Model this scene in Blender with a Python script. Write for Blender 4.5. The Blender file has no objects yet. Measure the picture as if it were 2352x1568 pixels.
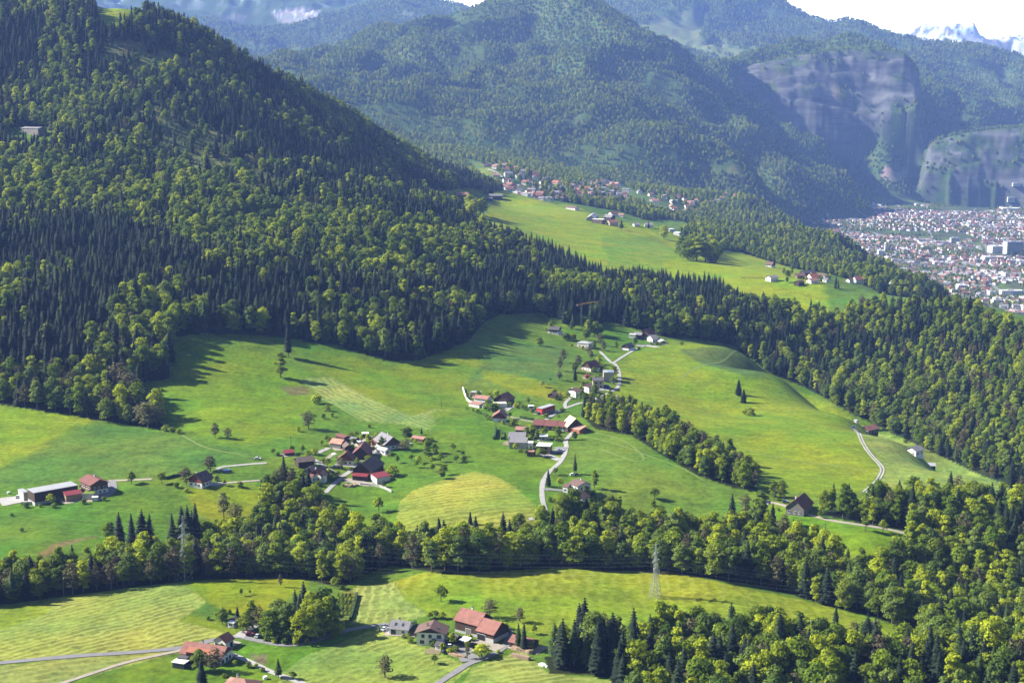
# Alpine valley with meadows, hamlets, wooded slopes and hazy mountains
HAZE_COL = (.26, .43, 1.0, 1)
HAZE_DEN = 5.1e-5
EXPOSURE = 1.66
import bpy, math, random
import numpy as np
from mathutils import Vector
random.seed(7)
RNG = np.random.default_rng(11)
scene = bpy.context.scene
COL = scene.collection

# ------------------------------------------------------------------ camera model (reference picture grid 2352 x 1568)
GW, GH, FOC = 2352.0, 1568.0, 3231.0
PITCH = math.radians(9.73)
CP, SP = math.cos(PITCH), math.sin(PITCH)

def ray(u, v):
    a = (np.asarray(u, float) - GW / 2) / FOC
    b = -(np.asarray(v, float) - GH / 2) / FOC
    return a, CP + b * SP, -SP + b * CP

def at_dist(u, v, Y):
    dx, dy, dz = ray(u, v)
    return dx * Y / dy, Y, dz * Y / dy

def project(x, y, z):
    f = y * CP - z * SP
    w = y * SP + z * CP
    return GW / 2 + FOC * x / f, GH / 2 - FOC * w / f

def inpoly(u, v, poly):
    u = np.asarray(u); v = np.asarray(v)
    r = np.zeros(u.shape, bool)
    n = len(poly)
    for i in range(n):
        x1, y1 = poly[i]; x2, y2 = poly[(i + 1) % n]
        if y1 == y2: continue
        c = (y1 > v) != (y2 > v)
        r ^= c & (u < (x2 - x1) * (v - y1) / (y2 - y1) + x1)
    return r

def _hash(ix, iy, seed):
    h = (ix.astype(np.int64) * 374761393 + iy.astype(np.int64) * 668265263 + seed * 974711) & 0xffffffff
    h = ((h ^ (h >> 13)) * 1274126177) & 0xffffffff
    return ((h ^ (h >> 16)) & 0xffff) / 32767.5 - 1.0

def vnoise(x, y, seed=0):
    x = np.asarray(x, float); y = np.asarray(y, float)
    ix = np.floor(x); iy = np.floor(y)
    fx = x - ix; fy = y - iy
    fx = fx * fx * fx * (fx * (fx * 6 - 15) + 10); fy = fy * fy * fy * (fy * (fy * 6 - 15) + 10)
    ix = ix.astype(np.int64); iy = iy.astype(np.int64)
    a = _hash(ix, iy, seed); b = _hash(ix + 1, iy, seed); c = _hash(ix, iy + 1, seed); d = _hash(ix + 1, iy + 1, seed)
    return (a * (1 - fx) + b * fx) * (1 - fy) + (c * (1 - fx) + d * fx) * fy

def fbm(x, y, seed, octs=4):
    s = 0; a = 1.0; t = 0
    for o in range(octs):
        s = s + a * vnoise(x * 2 ** o, y * 2 ** o, seed + o); t += a; a *= .5
    return s / t

# ------------------------------------------------------------------ terrain heights: survey points (u, v, distance) and (u, distance, height)
SV = [
 # lower meadows
 (-500,1568,560),(0,1568,555),(600,1568,555),(1200,1568,555),(1700,1568,553),(2352,1568,548),(2800,1568,545),
 (0,1385,650),(-400,1440,625),(430,1330,685),(640,1325,690),(1000,1300,705),(1300,1300,705),(1505,1370,659),(1600,1320,690),(1900,1390,662),(2070,1435,640),
 (1100,1475,600),(800,1450,615),(500,1500,590),(1300,1545,566),(1700,1480,598),
 (100,1260,730),(300,1262,735),(1000,1200,780),(1250,1180,790),(850,1140,835),(600,1180,800),
 (150,1140,830),(430,1095,855),(640,1095,862),(850,1050,920),(1100,1100,850),(1250,1050,910),(1000,1000,970),(1250,990,990),(1100,915,1100),(1200,880,1150),(1250,950,1045),
 (300,1000,960),(-300,1030,940),(0,1000,960),(0,930,1030),(200,955,1010),(-400,900,1050),(350,985,985),(500,850,1120),(650,800,1180),(500,950,1010),(720,900,1090),(800,960,1015),(900,830,1190),(1100,760,1330),(1250,730,1450),(1000,880,1140),
 (1400,830,1270),(1490,790,1390),(1600,790,1400),(1700,805,1370),(1790,865,1250),(1950,960,1120),(2100,1030,1010),(2250,1095,905),(2352,1130,858),(2800,1290,740),
 (1700,950,1120),(1600,900,1180),(1800,1050,950),(2000,1110,880),(2200,1120,868),(1400,1080,880),(1550,1080,880),(1700,1160,826),(1850,1160,822),(2000,1240,762),(1500,1010,960),(1640,1060,925),(1350,960,1035),
 # left hill
 (0,700,1230),(0,500,1550),(0,300,1900),(0,150,2150),(0,0,2350),(0,-90,2600),(-500,700,1240),(-500,400,1700),(-500,100,2250),(-500,-150,2700),
 (300,760,1180),(300,600,1400),(300,450,1650),(300,300,1900),(300,150,2120),(290,25,2250),(450,78,2300),(600,168,2400),(700,213,2500),(800,268,2650),(900,328,2800),(1000,388,2950),(1085,414,3050),
 (600,650,1320),(600,450,1650),(600,300,2000),(900,700,1330),(900,500,1750),(900,400,2250),(1100,600,1650),(1100,500,2150),(1060,447,2500),(1200,560,1900),(1250,640,1650),(450,700,1250),
 # plateau and the ravine slope
 (1350,700,1500),(1500,650,1750),(1600,700,1600),(1700,740,1530),(1900,690,1650),(1750,620,1900),(1650,600,2000),(1550,580,2050),(1400,530,2300),(1300,480,2650),(1200,457,2760),(1130,470,2700),(1500,520,2450),(1870,640,1780),
 (1800,800,1480),(1800,880,1390),(1900,930,1310),(2100,800,1480),(2100,900,1360),(2100,1000,1230),(2352,800,1400),(2352,900,1270),(2352,1000,1150),(2352,1090,1060),(2800,950,1180),(2800,1100,1040),
 (2050,690,1620),(2200,700,1560),(2352,765,1450),(2800,900,1230),
 # hills around the villages
 (1130,385,3500),(1200,430,3300),(1300,430,3500),(1400,430,3900),(1560,485,3600),(1560,465,4300),(1650,460,4600),(1650,520,3000),(1740,462,4000),(1700,500,3700),(1840,520,3600),(1860,540,3700),(1800,560,2700),(1900,600,2500),(1950,560,2900),(2050,620,2500),(2150,665,2150),
 (1700,445,5400),(1850,450,6650),(2100,435,6900),(2352,435,7000),(2900,435,7000),
 # middle mountain
 (1150,370,4300),(1300,400,4400),(1450,430,4600),(1600,445,4900),(1000,330,4700),(900,250,5000),(800,190,5600),
 (1060,20,7000),(960,75,6600),(900,105,6300),(830,130,6100),(760,165,5900),(920,0,10800),(850,40,10200),(800,85,9700),
 (700,50,11000),(550,60,10500),(450,20,11500),(600,-60,13000),(860,5,12500),(650,130,9500),(720,190,8500),(300,-100,13000),
 (1250,300,5200),(1200,200,5800),(1200,100,6500),(1250,0,7300),(1230,-60,7700),(1330,-10,7300),(1400,40,7000),(1450,80,6700),(1500,115,6400),(1560,150,6550),(1640,222,6450),(1700,292,6300),
 (1800,372,5450),(1500,340,5050),(1400,210,5700),(1500,250,5650),(1600,330,5250),(1600,260,5750),(1700,390,5000),(1720,340,5650),
 (1480,60,9900),(1600,80,9600),(1740,122,9000),(1600,40,10100),(1650,-20,11000),(1800,5,11000),(1880,50,10800),(1980,100,10700),(1700,80,10000),(1450,15,10500),(1420,-5,11000),
 (1950,62,10500),(2010,85,10500),(2060,108,10300),
 # cliff mountain
 (1690,150,6900),(1760,128,7000),(1900,112,7000),(2000,110,7000),(2050,125,6900),(2090,170,6750),(2130,220,6650),(2180,265,6600),
 (1700,215,6500),(1780,255,6700),(1900,295,6720),(2000,300,6720),(2080,285,6640),
 (1850,395,5600),(1950,405,5850),(2070,412,6500),(1900,352,6250),(1800,310,6350),(2050,350,6500),
 (2130,310,6720),(2200,285,6740),(2352,275,6760),(2700,270,6760),(2130,415,6600),(2250,425,6640),(2352,430,6700),(2700,432,6700),
 (2250,275,7300),(2330,268,7600),(2100,150,8500),(2140,112,9300),(2080,108,9300),(2200,105,9300),(2270,130,9300),(2340,145,9300),(2700,130,9300),(2250,200,8300),(2352,220,8200),(2200,240,7700),
 (2040,102,14000),(2100,80,14000),(2160,68,14000),(2190,62,14000),(2230,74,14000),(2290,118,14200),(2340,95,15000),(2500,70,15000),(1900,140,14500),
]
SH = [
 (-400,485,-246),(0,485,-244),(800,485,-244),(1500,485,-247),(2352,485,-252),(2900,485,-255),(0,380,-250),(1200,380,-250),(2400,380,-256),
 (-200,705,-246),(200,712,-246),(600,740,-250),(1000,742,-252),(1400,742,-252),(1800,722,-250),(2150,700,-258),(2500,700,-262),(2352,620,-256),(2700,620,-258),
 (2150,1090,-300),(2000,1230,-305),(1850,1300,-300),(1700,1450,-262),(2352,960,-300),(2250,1000,-305),(2800,900,-305),
 (450,2800,-40),(700,3050,-120),(900,3300,-210),(1050,3600,-215),(0,3200,120),(300,2900,60),(-500,3400,150),(600,3600,-120),(750,4400,-120),(450,4200,-60),(100,4600,100),
 (1200,3000,-205),(1350,3000,-225),(1500,2900,-262),(1650,2400,-250),(1800,2200,-262),
 (1950,3500,-442),(2050,3050,-446),(2150,2800,-447),(2250,2400,-446),(2352,2150,-440),(2700,2000,-440),(2352,1800,-300),(2200,1850,-300),(2700,1600,-300),
 (2000,4300,-450),(2200,3500,-450),(2352,2900,-450),(2352,4500,-450),(2352,5800,-448),(2000,5800,-448),(2100,5000,-450),(2700,3500,-450),(2700,5800,-448),(1880,4700,-452),(1780,4800,-400),(1850,5000,-450),(1900,5300,-454),(1900,6000,-452),(1930,4000,-448),(1950,6400,-440),(2200,6400,-445),
 (960,7600,180),(1450,7500,80),(1560,7300,-40),(1640,7150,-60),(1520,7800,70),(1330,8600,330),(1230,8900,420),(1000,8000,250),
 (1780,7900,170),(1950,7700,160),(2050,7600,90),(2130,7300,-60),(1900,8700,200),
 (2100,10800,100),(2300,10800,50),(1900,11500,150),(2700,10800,50),(1700,11500,500),(2100,12500,200),(1300,10500,400),(1300,13000,500),(800,13500,700),
 (600,15500,700),(1300,15500,500),(2000,16500,300),(2400,16500,350),(0,15500,700),(-500,11000,600),(-500,6000,150),(2900,12000,100),(2900,15500,400),(-900,2000,40),(-900,1100,-205),(-900,600,-246),(3200,600,-258),(3200,1200,-280),(3200,2500,-440),(3200,5000,-448),
]
_pts = []
for u, v, Y in SV:
    x, y, z = at_dist(u, v, Y); _pts.append((x, y, z))
for u, Y, z in SH:
    # ground distance and height given, bearing from the picture column at that height
    x = (u - GW / 2) / FOC * (Y * CP - z * SP); _pts.append((x, Y, z))
_pts = np.array(_pts)
_pa = np.arctan2(_pts[:, 0], _pts[:, 1]); _pr = np.log(np.hypot(_pts[:, 0], _pts[:, 1]))
_C2 = 0.018 ** 2
# heights are fitted as slopes (z / r): keeps near and far equally stiff
_zs = _pts[:, 2] / np.exp(_pr)
def _kern(a, b): return np.sqrt((a[:, None] - b[None, :]) ** 2 * 1.0 + _C2)
_D = np.sqrt((_pa[:, None] - _pa[None, :]) ** 2 + (_pr[:, None] - _pr[None, :]) ** 2 + _C2)
_n = len(_pa)
_A = np.zeros((_n + 3, _n + 3)); _A[:_n, :_n] = _D - np.eye(_n) * 0.0015
_A[:_n, _n] = 1; _A[_n, :_n] = 1; _A[:_n, _n+1] = _pa; _A[_n+1, :_n] = _pa; _A[:_n, _n+2] = _pr; _A[_n+2, :_n] = _pr
_b = np.zeros(_n + 3); _b[:_n] = _zs
_w = np.linalg.solve(_A, _b)

def smooth(x, a, b):
    t = np.clip((x - a) / (b - a), 0, 1); return t * t * (3 - 2 * t)

def raw_height(az, lr):
    sh = az.shape; az = az.ravel(); lr = lr.ravel()
    out = np.empty(len(az))
    for i in range(0, len(az), 20000):
        a = az[i:i+20000]; l = lr[i:i+20000]
        d = np.sqrt((a[:, None] - _pa[None]) ** 2 + (l[:, None] - _pr[None]) ** 2 + _C2)
        out[i:i+20000] = d @ _w[:_n] + _w[_n] + _w[_n+1] * a + _w[_n+2] * l
    return (out * np.exp(lr)).reshape(sh)

AZ = np.concatenate([np.radians(np.linspace(-34, -22, 40)[:-1]), np.radians(np.linspace(-22, 22, 801)), np.radians(np.linspace(22, 34, 40)[1:])])
LR = np.concatenate([np.linspace(math.log(330), math.log(500), 30)[:-1], np.linspace(math.log(500), math.log(1500), 345)[:-1], np.linspace(math.log(1500), math.log(6560), 256)[:-1], np.linspace(math.log(6560), math.log(7050), 62)[:-1], np.linspace(math.log(7050), math.log(17000), 150)])
NA, NR = len(AZ), len(LR)
_ga, _gl = np.meshgrid(AZ, LR)           # rows: r
# coarse evaluation of the fit then bicubic-free: evaluate directly (vectorised)
GZ = raw_height(_ga, _gl)
_R = np.exp(_gl); GX = _R * np.sin(_ga); GY = _R * np.cos(_ga)
# relief: gentle rolling near, ridges and gullies on the mountains
far = smooth(_R, 4300, 5600)
town = (1 - smooth(GZ, -436, -395)) * smooth(_R, 2000, 2500)
town_flat = (1 - smooth(GZ, -440, -415)) * smooth(_R, 2200, 2700) * smooth(_ga, math.radians(9), math.radians(12)) * (1 - smooth(_R, 6300, 6700))
n1 = 1 - np.abs(fbm(GX / 620 + .3 * vnoise(GX / 300, GY / 300, 5), GY / 900, 21, 4)) * 2
n2 = fbm(GX / 190, GY / 230, 31, 3)
hill = smooth(_R, 1100, 1500) * smooth(GZ, -215, -150)
GZ = GZ + far * (1 - town) * smooth(GZ, -420, -200) * ((n1 - .42) * 120 + n2 * 36) * (1 - .5 * smooth(_R, 9000, 12000))
GZ = GZ + smooth(_R, 11000, 12500) * (np.abs(fbm(GX / 420, GY / 420, 41, 4)) * -260 + 60)
GZ = GZ + (1 - far) * hill * (vnoise(GX / 130, GY / 130, 3) * 9 + vnoise(GX / 50, GY / 50, 4) * 3)
GZ = GZ + (1 - far) * (1 - hill) * (vnoise(GX / 90, GY / 90, 6) * 1.0 + vnoise(GX / 33, GY / 33, 7) * .35)
GZ = GZ * (1 - town_flat) + town_flat * (-450 + vnoise(GX / 300, GY / 300, 8) * 2)

# the two limestone walls: a talus foot, a stepped face and a wooded shelf above
WALL = np.zeros((NR, NA))
def rock_wall(us, vb, vr, rc, thick, e0, e1):
    global GZ, WALL
    U = GW / 2 + FOC * np.tan(_ga); ub = np.interp(U, us, vb); ur = np.interp(U, us, vr)
    sl = lambda v: -np.tan(PITCH + np.arctan((v - GH / 2) / FOC))
    r0 = rc + 34 * vnoise(_ga * rc / 330, _ga * 0 + rc / 77., 201) + 9 * fbm(_ga * rc / 70, _R / 60, 203, 3)
    zb = sl(ub) * r0 * np.cos(_ga); zt = sl(ur) * (r0 + thick) * np.cos(_ga)
    t = np.clip((_R - r0) / thick, 0, 1); ts = t + .055 * np.sin(t * 6.2832 * 4 + fbm(_ga * 60, t * 2, 207, 2) * 3)
    face = zb + (zt - zb) * np.clip(ts, 0, 1)
    ed = smooth(U, e0 - 25, e0 + 15) * (1 - smooth(U, e1 - 15, e1 + 30))
    front = np.where(_R < r0, np.minimum(GZ, zb), face)
    back = np.where(_R > r0 + thick, np.maximum(np.minimum(GZ, zt + 25 + .25 * (_R - r0 - thick)), zt - .05 * (_R - r0 - thick)), front)
    w = ed * smooth(_R, rc - 500, rc - 200) * (1 - smooth(_R, rc + thick + 250, rc + thick + 700))
    GZ = GZ * (1 - w) + back * w
    WALL = np.maximum(WALL, ed * ((t > 0) & (t < 1)) * smooth(np.abs(zt - zb), 30, 70))
rock_wall([1690,1720,1760,1800,1850,1900,1950,2000,2060,2095,2120], [228,242,246,240,244,266,284,280,272,255,245], [160,148,139,132,124,117,113,113,123,165,225], 6760, 120, 1690, 2105)
rock_wall([2100,2140,2200,2280,2352,2800], [392,408,420,426,430,432], [346,322,306,296,292,290], 6640, 90, 2115, 3200)

def _cell(az, lr):
    i = np.clip(np.searchsorted(AZ, az) - 1, 0, NA - 2); j = np.clip(np.searchsorted(LR, lr) - 1, 0, NR - 2)
    fa = np.clip((az - AZ[i]) / (AZ[i + 1] - AZ[i]), 0, 1); fl = np.clip((lr - LR[j]) / (LR[j + 1] - LR[j]), 0, 1)
    return i, j, fa, fl

def height(x, y):
    x = np.asarray(x, float); y = np.asarray(y, float)
    i, j, fa, fl = _cell(np.arctan2(x, y), np.log(np.hypot(x, y)))
    return (GZ[j, i] * (1 - fa) + GZ[j, i + 1] * fa) * (1 - fl) + (GZ[j + 1, i] * (1 - fa) + GZ[j + 1, i + 1] * fa) * fl

# skyline slope in front of every ground point (to leave out what no one could see)
_SL = GZ / _R
RUNMAX = np.maximum.accumulate(_SL, axis=0)
def hidden(x, y, z, top, margin=0.0):
    az = np.arctan2(x, y); r = np.hypot(x, y)
    i, j, fa, fl = _cell(az, np.log(r)); j = np.maximum(j - 1, 0)
    return (z + top) / r < np.minimum(RUNMAX[j, i], RUNMAX[j, i + 1]) - margin

_YS = np.exp(np.linspace(math.log(420), math.log(16500), 2600))
def ground(u, v, ymin=0, ymax=1e9):
    """first ground point met in the direction of picture point (u, v)"""
    dx, dy, dz = ray(u, v)
    ys = _YS[(_YS >= ymin) & (_YS <= ymax)]
    xs = dx / dy * ys; zs = dz / dy * ys
    d = zs - height(xs, ys)
    k = np.nonzero(d < 0)[0]
    if len(k) == 0:
        k0 = int(np.argmin(d)); return Vector((xs[k0], ys[k0], float(height(xs[k0], ys[k0]))))
    k = k[0]
    if k == 0: return Vector((xs[0], ys[0], float(height(xs[0], ys[0]))))
    t = d[k - 1] / (d[k - 1] - d[k]); y = ys[k - 1] + t * (ys[k] - ys[k - 1]); x = dx / dy * y
    return Vector((x, y, float(height(x, y))))

# ------------------------------------------------------------------ land use (fields, rock, snow, forest floor)
FOREST = {}   # filled below: name -> (polygon, ymin, ymax)
FOREST['hill'] = ([(-900,880),(-300,900),(0,930),(200,958),(385,990),(335,930),(300,880),(385,870),(400,775),(470,765),(650,775),(780,795),(880,828),(960,828),(1075,785),(1110,742),(1150,722),(1240,718),(1180,640),(1130,575),(1112,540),(1040,485),(985,468),(985,446),(1040,436),(1090,430),(1086,416),(1000,389),(900,329),(800,269),(700,214),(600,169),(450,79),(350,33),(300,5),(200,-40),(-900,-400)], 950, 3300)
FOREST['ledge'] = ([(1112,540),(1180,562),(1260,588),(1330,622),(1400,652),(1500,654),(1640,676),(1700,706),(1780,722),(1850,732),(1900,732),(1900,765),(1800,815),(1690,795),(1600,777),(1530,774),(1450,752),(1390,738),(1370,752),(1330,770),(1290,735),(1240,718),(1180,640)], 1380, 2600)
FOREST['ravine'] = ([(1680,778),(1800,760),(1900,732),(2000,705),(2200,700),(2352,765),(3200,1000),(3200,1560),(2900,1400),(2352,1128),(2250,1090),(2130,1032),(2000,972),(1955,948),(1860,895),(1780,862),(1700,806)], 1000, 1720)
FOREST['belt_west'] = ([(-900,1500),(-400,1440),(0,1388),(430,1332),(640,1326),(640,1290),(430,1290),(200,1320),(0,1340),(-400,1380),(-900,1430)], 600, 800)
FOREST['belt_mid'] = ([(470,1300),(640,1326),(700,1330),(790,1350),(830,1320),(860,1300),(820,1255),(780,1230),(742,1185),(705,1140),(660,1112),(615,1150),(590,1220),(520,1235),(470,1250)], 640, 900)
FOREST['belt_east'] = ([(830,1320),(900,1298),(1020,1318),(1300,1302),(1450,1312),(1600,1325),(1750,1345),(1900,1390),(2000,1415),(2080,1442),(2080,1300),(2050,1312),(1960,1335),(1880,1292),(1800,1235),(1740,1205),(1700,1228),(1600,1240),(1480,1228),(1400,1212),(1330,1200),(1275,1205),(1300,1240),(1180,1250),(1100,1268),(1000,1280),(830,1258)], 600, 830)
FOREST['east_wood'] = ([(1880,1182),(1900,1168),(2050,1166),(2100,1160),(2200,1150),(2280,1160),(2352,1190),(3200,1350),(3200,2000),(2352,1640),(2080,1442),(2060,1330),(2060,1278),(2090,1238),(2085,1222),(1990,1204)], 480, 900)
FOREST['corner_wood'] = ([(1250,1508),(1264,1545),(1400,1550),(1440,1640),(1700,1760),(2352,1760),(3200,1900),(3200,1700),(2352,1560),(2100,1512),(1900,1494),(1750,1474),(1600,1478),(1500,1484),(1400,1492),(1300,1494)], 430, 640)
FOREST['gully'] = ([(1337,955),(1368,985),(1450,1000),(1520,1045),(1600,1090),(1690,1122),(1738,1128),(1735,1100),(1640,1040),(1560,990),(1480,960),(1400,938)], 850, 1120)
FOREST['village_hills'] = ([(1640,612),(1575,560),(1560,540),(1600,520),(1560,505),(1480,505),(1420,485),(1330,470),(1270,460),(1235,450),(1250,440),(1330,445),(1400,450),(1470,478),(1500,490),(1560,495),(1640,485),(1700,470),(1760,455),(1850,470),(1880,500),(1960,555),(2100,635),(2215,692),(2050,682),(1950,642),(1900,628),(1830,618),(1780,604),(1700,580),(1660,575)], 1950, 4700)
FOREST['saddle'] = ([(1060,425),(1085,412),(1110,412),(1150,430),(1160,446),(1120,450),(1075,446)], 2600, 4200)
NOTREE = [([(1316,722),(1356,722),(1356,790),(1316,790)], 1300, 1560),
          ([(190,-70),(232,62),(262,78),(290,52),(342,48),(300,-12),(305,-70)], 1500, 3000),
          ([(15,292),(118,292),(122,348),(15,348)], 1200, 2300),
          ([(895,455),(940,452),(945,470),(895,470)], 1500, 3000),
          ([(985,446),(1070,432),(1160,440),(1160,452),(1120,458),(1064,472),(990,470)], 1900, 3000)]
VILLP = [[(1110,376),(1170,383),(1290,422),(1310,462),(1240,470),(1140,446)], [(1300,425),(1400,415),(1440,440),(1445,472),(1330,464)], [(1465,443),(1530,446),(1605,468),(1612,497),(1540,490)], [(1620,452),(1695,448),(1697,472),(1625,474)]]
SHRUB = [([(300,225),(420,265),(560,335),(640,420),(760,480),(700,520),(560,460),(450,420),(330,335),(270,255)], 1300, 2600),
         ([(215,95),(330,100),(440,140),(440,175),(330,170),(230,150)], 1500, 2600),
         ([(2030,900),(2080,880),(2110,930),(2090,960)], 1000, 1600)]
LEAFY = [([(-300,355),(130,375),(230,445),(120,500),(-300,470)], 1200, 2300), ([(285,430),(480,465),(700,505),(1000,540),(1110,625),(980,670),(760,640),(560,660),(430,600),(300,540)], 1200, 2300),
         ([(900,680),(1090,720),(1100,800),(900,790)], 1100, 1600), ([(260,690),(420,730),(420,800),(270,830)], 1050, 1300), ([(640,210),(720,220),(900,330),(1000,400),(900,400),(760,300)], 2000, 3000)]

F_ = []  # (polygon, tint, mow strength, period, swath from pixel, swath to pixel, bend, flowers, ymin, ymax)
def field(poly, tint, mow=0, per=4, a=None, b=None, bend=0, flower=0, y0=0, y1=3000): F_.append((poly, tint, mow, per, a, b, bend, flower, y0, y1))
G = (.088,.150,.018)
field([(-900,760),(600,740),(1300,690),(1700,740),(1980,960),(2400,1130),(2400,1300),(-900,1300)], (.100,.165,.016), y1=1500)
field([(435,780),(640,820),(720,900),(700,1000),(560,1020),(400,985),(340,900),(400,870)], (.125,.190,.010), flower=.15)
field([(700,800),(900,840),(1080,790),(1160,870),(1060,890),(1100,935),(1000,938),(945,955),(850,915),(760,865)], (.125,.180,.012), flower=.35)
field([(1060,880),(1150,790),(1300,790),(1330,860),(1200,890)], (.088,.150,.030))
field([(1110,850),(1220,868),(1300,900),(1300,925),(1190,900),(1110,870)], (.165,.195,.010), flower=.6)
field([(-900,1060),(-300,990),(0,925),(80,930),(215,965),(100,1030),(0,1072),(-300,1120),(-900,1180)], (.165,.215,.012), .12, 5, (0,1000), (200,965))
field([(215,968),(400,1000),(600,1040),(640,1060),(300,1100),(0,1112),(-300,1160),(-300,1120),(0,1072),(100,1032)], (.085,.150,.024), flower=0)
field([(0,1165),(300,1110),(420,1125),(470,1200),(300,1270),(0,1290),(-500,1330),(-500,1200)], (.080,.150,.014))
field([(420,1120),(470,1110),(620,1110),(640,1150),(560,1190),(500,1200),(440,1180)], (.150,.190,.010), flower=.55)
field([(685,870),(760,866),(850,915),(945,955),(1000,938),(1042,942),(990,988),(930,975),(840,967),(760,925)], (.165,.215,.060), .8, 5, (760,880), (940,965))
field([(1000,940),(1045,943),(1130,975),(1150,1020),(1250,1060),(1240,1120),(1090,1083),(1000,1020),(985,990)], (.098,.165,.012))
field([(910,1192),(918,1152),(946,1127),(1000,1107),(1086,1082),(1132,1090),(1192,1124),(1240,1170),(1244,1200),(1100,1245),(955,1245)], (.205,.222,.035), .7, 5, (930,1190), (1230,1150))
field([(1330,995),(1430,1005),(1520,1050),(1600,1095),(1735,1140),(1700,1190),(1500,1190),(1330,1110),(1310,1060)], (.110,.175,.024), .05, 6, (1400,1000), (1500,1060))
field([(1268,1130),(1330,1150),(1300,1175),(1262,1165)], (.165,.215,.012))
field([(1395,935),(1420,840),(1490,792),(1600,788),(1690,800),(1760,860),(1950,955),(2035,1080),(2000,1125),(1900,1135),(1760,1128),(1640,1040),(1560,990),(1450,950)], (.150,.205,.011), .06, 9, (1500,850), (1950,1080), flower=.35)
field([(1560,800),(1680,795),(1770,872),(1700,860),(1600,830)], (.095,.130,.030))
field([(1965,975),(2050,1003),(2250,1085),(2352,1122),(3200,1440),(2352,1200),(2250,1160),(2100,1135),(2000,1125),(2035,1080)], (.185,.230,.055), .06, 8, (2000,1000), (2250,1120))
field([(1735,1160),(1780,1155),(1900,1190),(2080,1222),(2050,1280),(1960,1320),(1880,1290),(1790,1220)], (.135,.205,.014), flower=.4)
field([(-900,1560),(-300,1450),(0,1389),(430,1333),(476,1385),(410,1425),(530,1450),(490,1478),(410,1487),(0,1517),(-900,1600)], (.200,.222,.050), .9, 4.2, (30,1445), (430,1352), -.0006)
field([(-900,1500),(-300,1432),(0,1394),(95,1376),(130,1402),(0,1445),(-300,1490)], (.195,.212,.020), .25, 5, (0,1420), (120,1395))
field([(-900,1640),(0,1528),(300,1497),(425,1492),(150,1568),(0,1640)], (.190,.212,.060), .5, 5, (0,1550), (400,1495))
field([(150,1568),(420,1503),(560,1530),(660,1568),(640,1680),(60,1680)], (.105,.160,.012), flower=.3)
field([(433,1334),(640,1318),(705,1325),(690,1365),(640,1412),(600,1432),(500,1400),(476,1382)], (.155,.190,.010), flower=.7)
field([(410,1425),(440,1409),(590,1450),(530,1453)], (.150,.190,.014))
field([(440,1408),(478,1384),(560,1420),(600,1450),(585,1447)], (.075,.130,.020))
field([(530,1480),(640,1478),(720,1488),(770,1480),(640,1545),(545,1512)], (.105,.165,.012))
field([(645,1548),(700,1505),(775,1478),(840,1452),(885,1442),(925,1465),(1060,1520),(1082,1532),(1040,1568),(990,1680),(600,1680)], (.190,.220,.048), .85, 4.6, (660,1560), (860,1470), .0012)
field([(812,1348),(905,1336),(930,1375),(985,1412),(900,1432),(803,1432)], (.190,.222,.060), .75, 4.4, (840,1430), (860,1340))
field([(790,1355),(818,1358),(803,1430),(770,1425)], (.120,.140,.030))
field([(905,1335),(1000,1305),(1300,1298),(1600,1325),(1900,1390),(2085,1442),(2060,1480),(1900,1450),(1700,1420),(1550,1420),(1400,1440),(1250,1460),(1150,1432),(1000,1415),(930,1376)], (.180,.212,.016), .35, 6.5, (1250,1450), (1260,1310))
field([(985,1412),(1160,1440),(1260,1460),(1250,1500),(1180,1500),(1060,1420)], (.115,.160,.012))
field([(1085,1532),(1200,1492),(1262,1546),(1430,1562),(1460,1680),(990,1680)], (.185,.220,.055), .85, 4.6, (1090,1560), (1300,1520), .002)
# yards and bare soil
field([(582,1519),(602,1503),(620,1505),(615,1520),(618,1528),(600,1524)], (.16,.11,.075))
field([(568,1504),(578,1500),(618,1519),(600,1524)], (.16,.11,.075))
field([(640,885),(700,885),(710,905),(660,905)], (.14,.12,.05))
field([(80,1268),(150,1240),(226,1228),(226,1234),(150,1252),(90,1280)], (.15,.12,.06))
field([(850,1195),(880,1200),(870,1210)], (.12,.13,.03))
# plateau
field([(1125,456),(1200,450),(1300,470),(1400,515),(1520,522),(1565,545),(1700,560),(1790,600),(1890,648),(1900,735),(1700,712),(1640,682),(1500,658),(1400,656),(1250,590),(1110,545)], (.205,.250,.008), y0=1500, y1=3000)
field([(1380,545),(1500,545),(1570,585),(1500,620),(1400,615)], (.150,.215,.012), y0=1500, y1=3000)
field([(985,446),(1070,432),(1160,440),(1125,456),(1064,472),(990,470)], (.170,.215,.012), y0=1800, y1=3000)
field([(1060,362),(1100,372),(1155,402),(1150,425),(1110,415),(1085,395)], (.150,.205,.030), y0=2900, y1=4500)
field([(1385,420),(1430,425),(1500,455),(1585,492),(1540,497),(1450,462)], (.135,.195,.040), y0=3000, y1=4600)
field([(1835,522),(1888,522),(1888,558),(1840,552)], (.19,.165,.075), y0=3000, y1=4600)
field([(190,-70),(232,62),(262,78),(290,52),(342,48),(300,-12),(305,-70)], (.190,.240,.020), y0=1500, y1=3000)
NEARFIELDS = len(F_)
field([(1448,62),(1500,48),(1605,15),(1622,50),(1605,85),(1640,105),(1755,120),(1735,137),(1640,130),(1500,92)], (.150,.180,.060), y0=8200, y1=10900)
field([(1490,350),(1520,352),(1600,382),(1710,402),(1700,410),(1590,392)], (.150,.190,.040), y0=4600, y1=6500)
field([(1290,280),(1340,270),(1350,285),(1300,300)], (.110,.160,.050), y0=4600, y1=6500)
field([(1990,452),(2060,456),(2140,468),(2120,474),(2010,464)], (.150,.200,.030), y0=4800, y1=7200)
field([(2200,462),(2352,470),(2352,476),(2200,470)], (.130,.180,.040), y0=4800, y1=7200)
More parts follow.
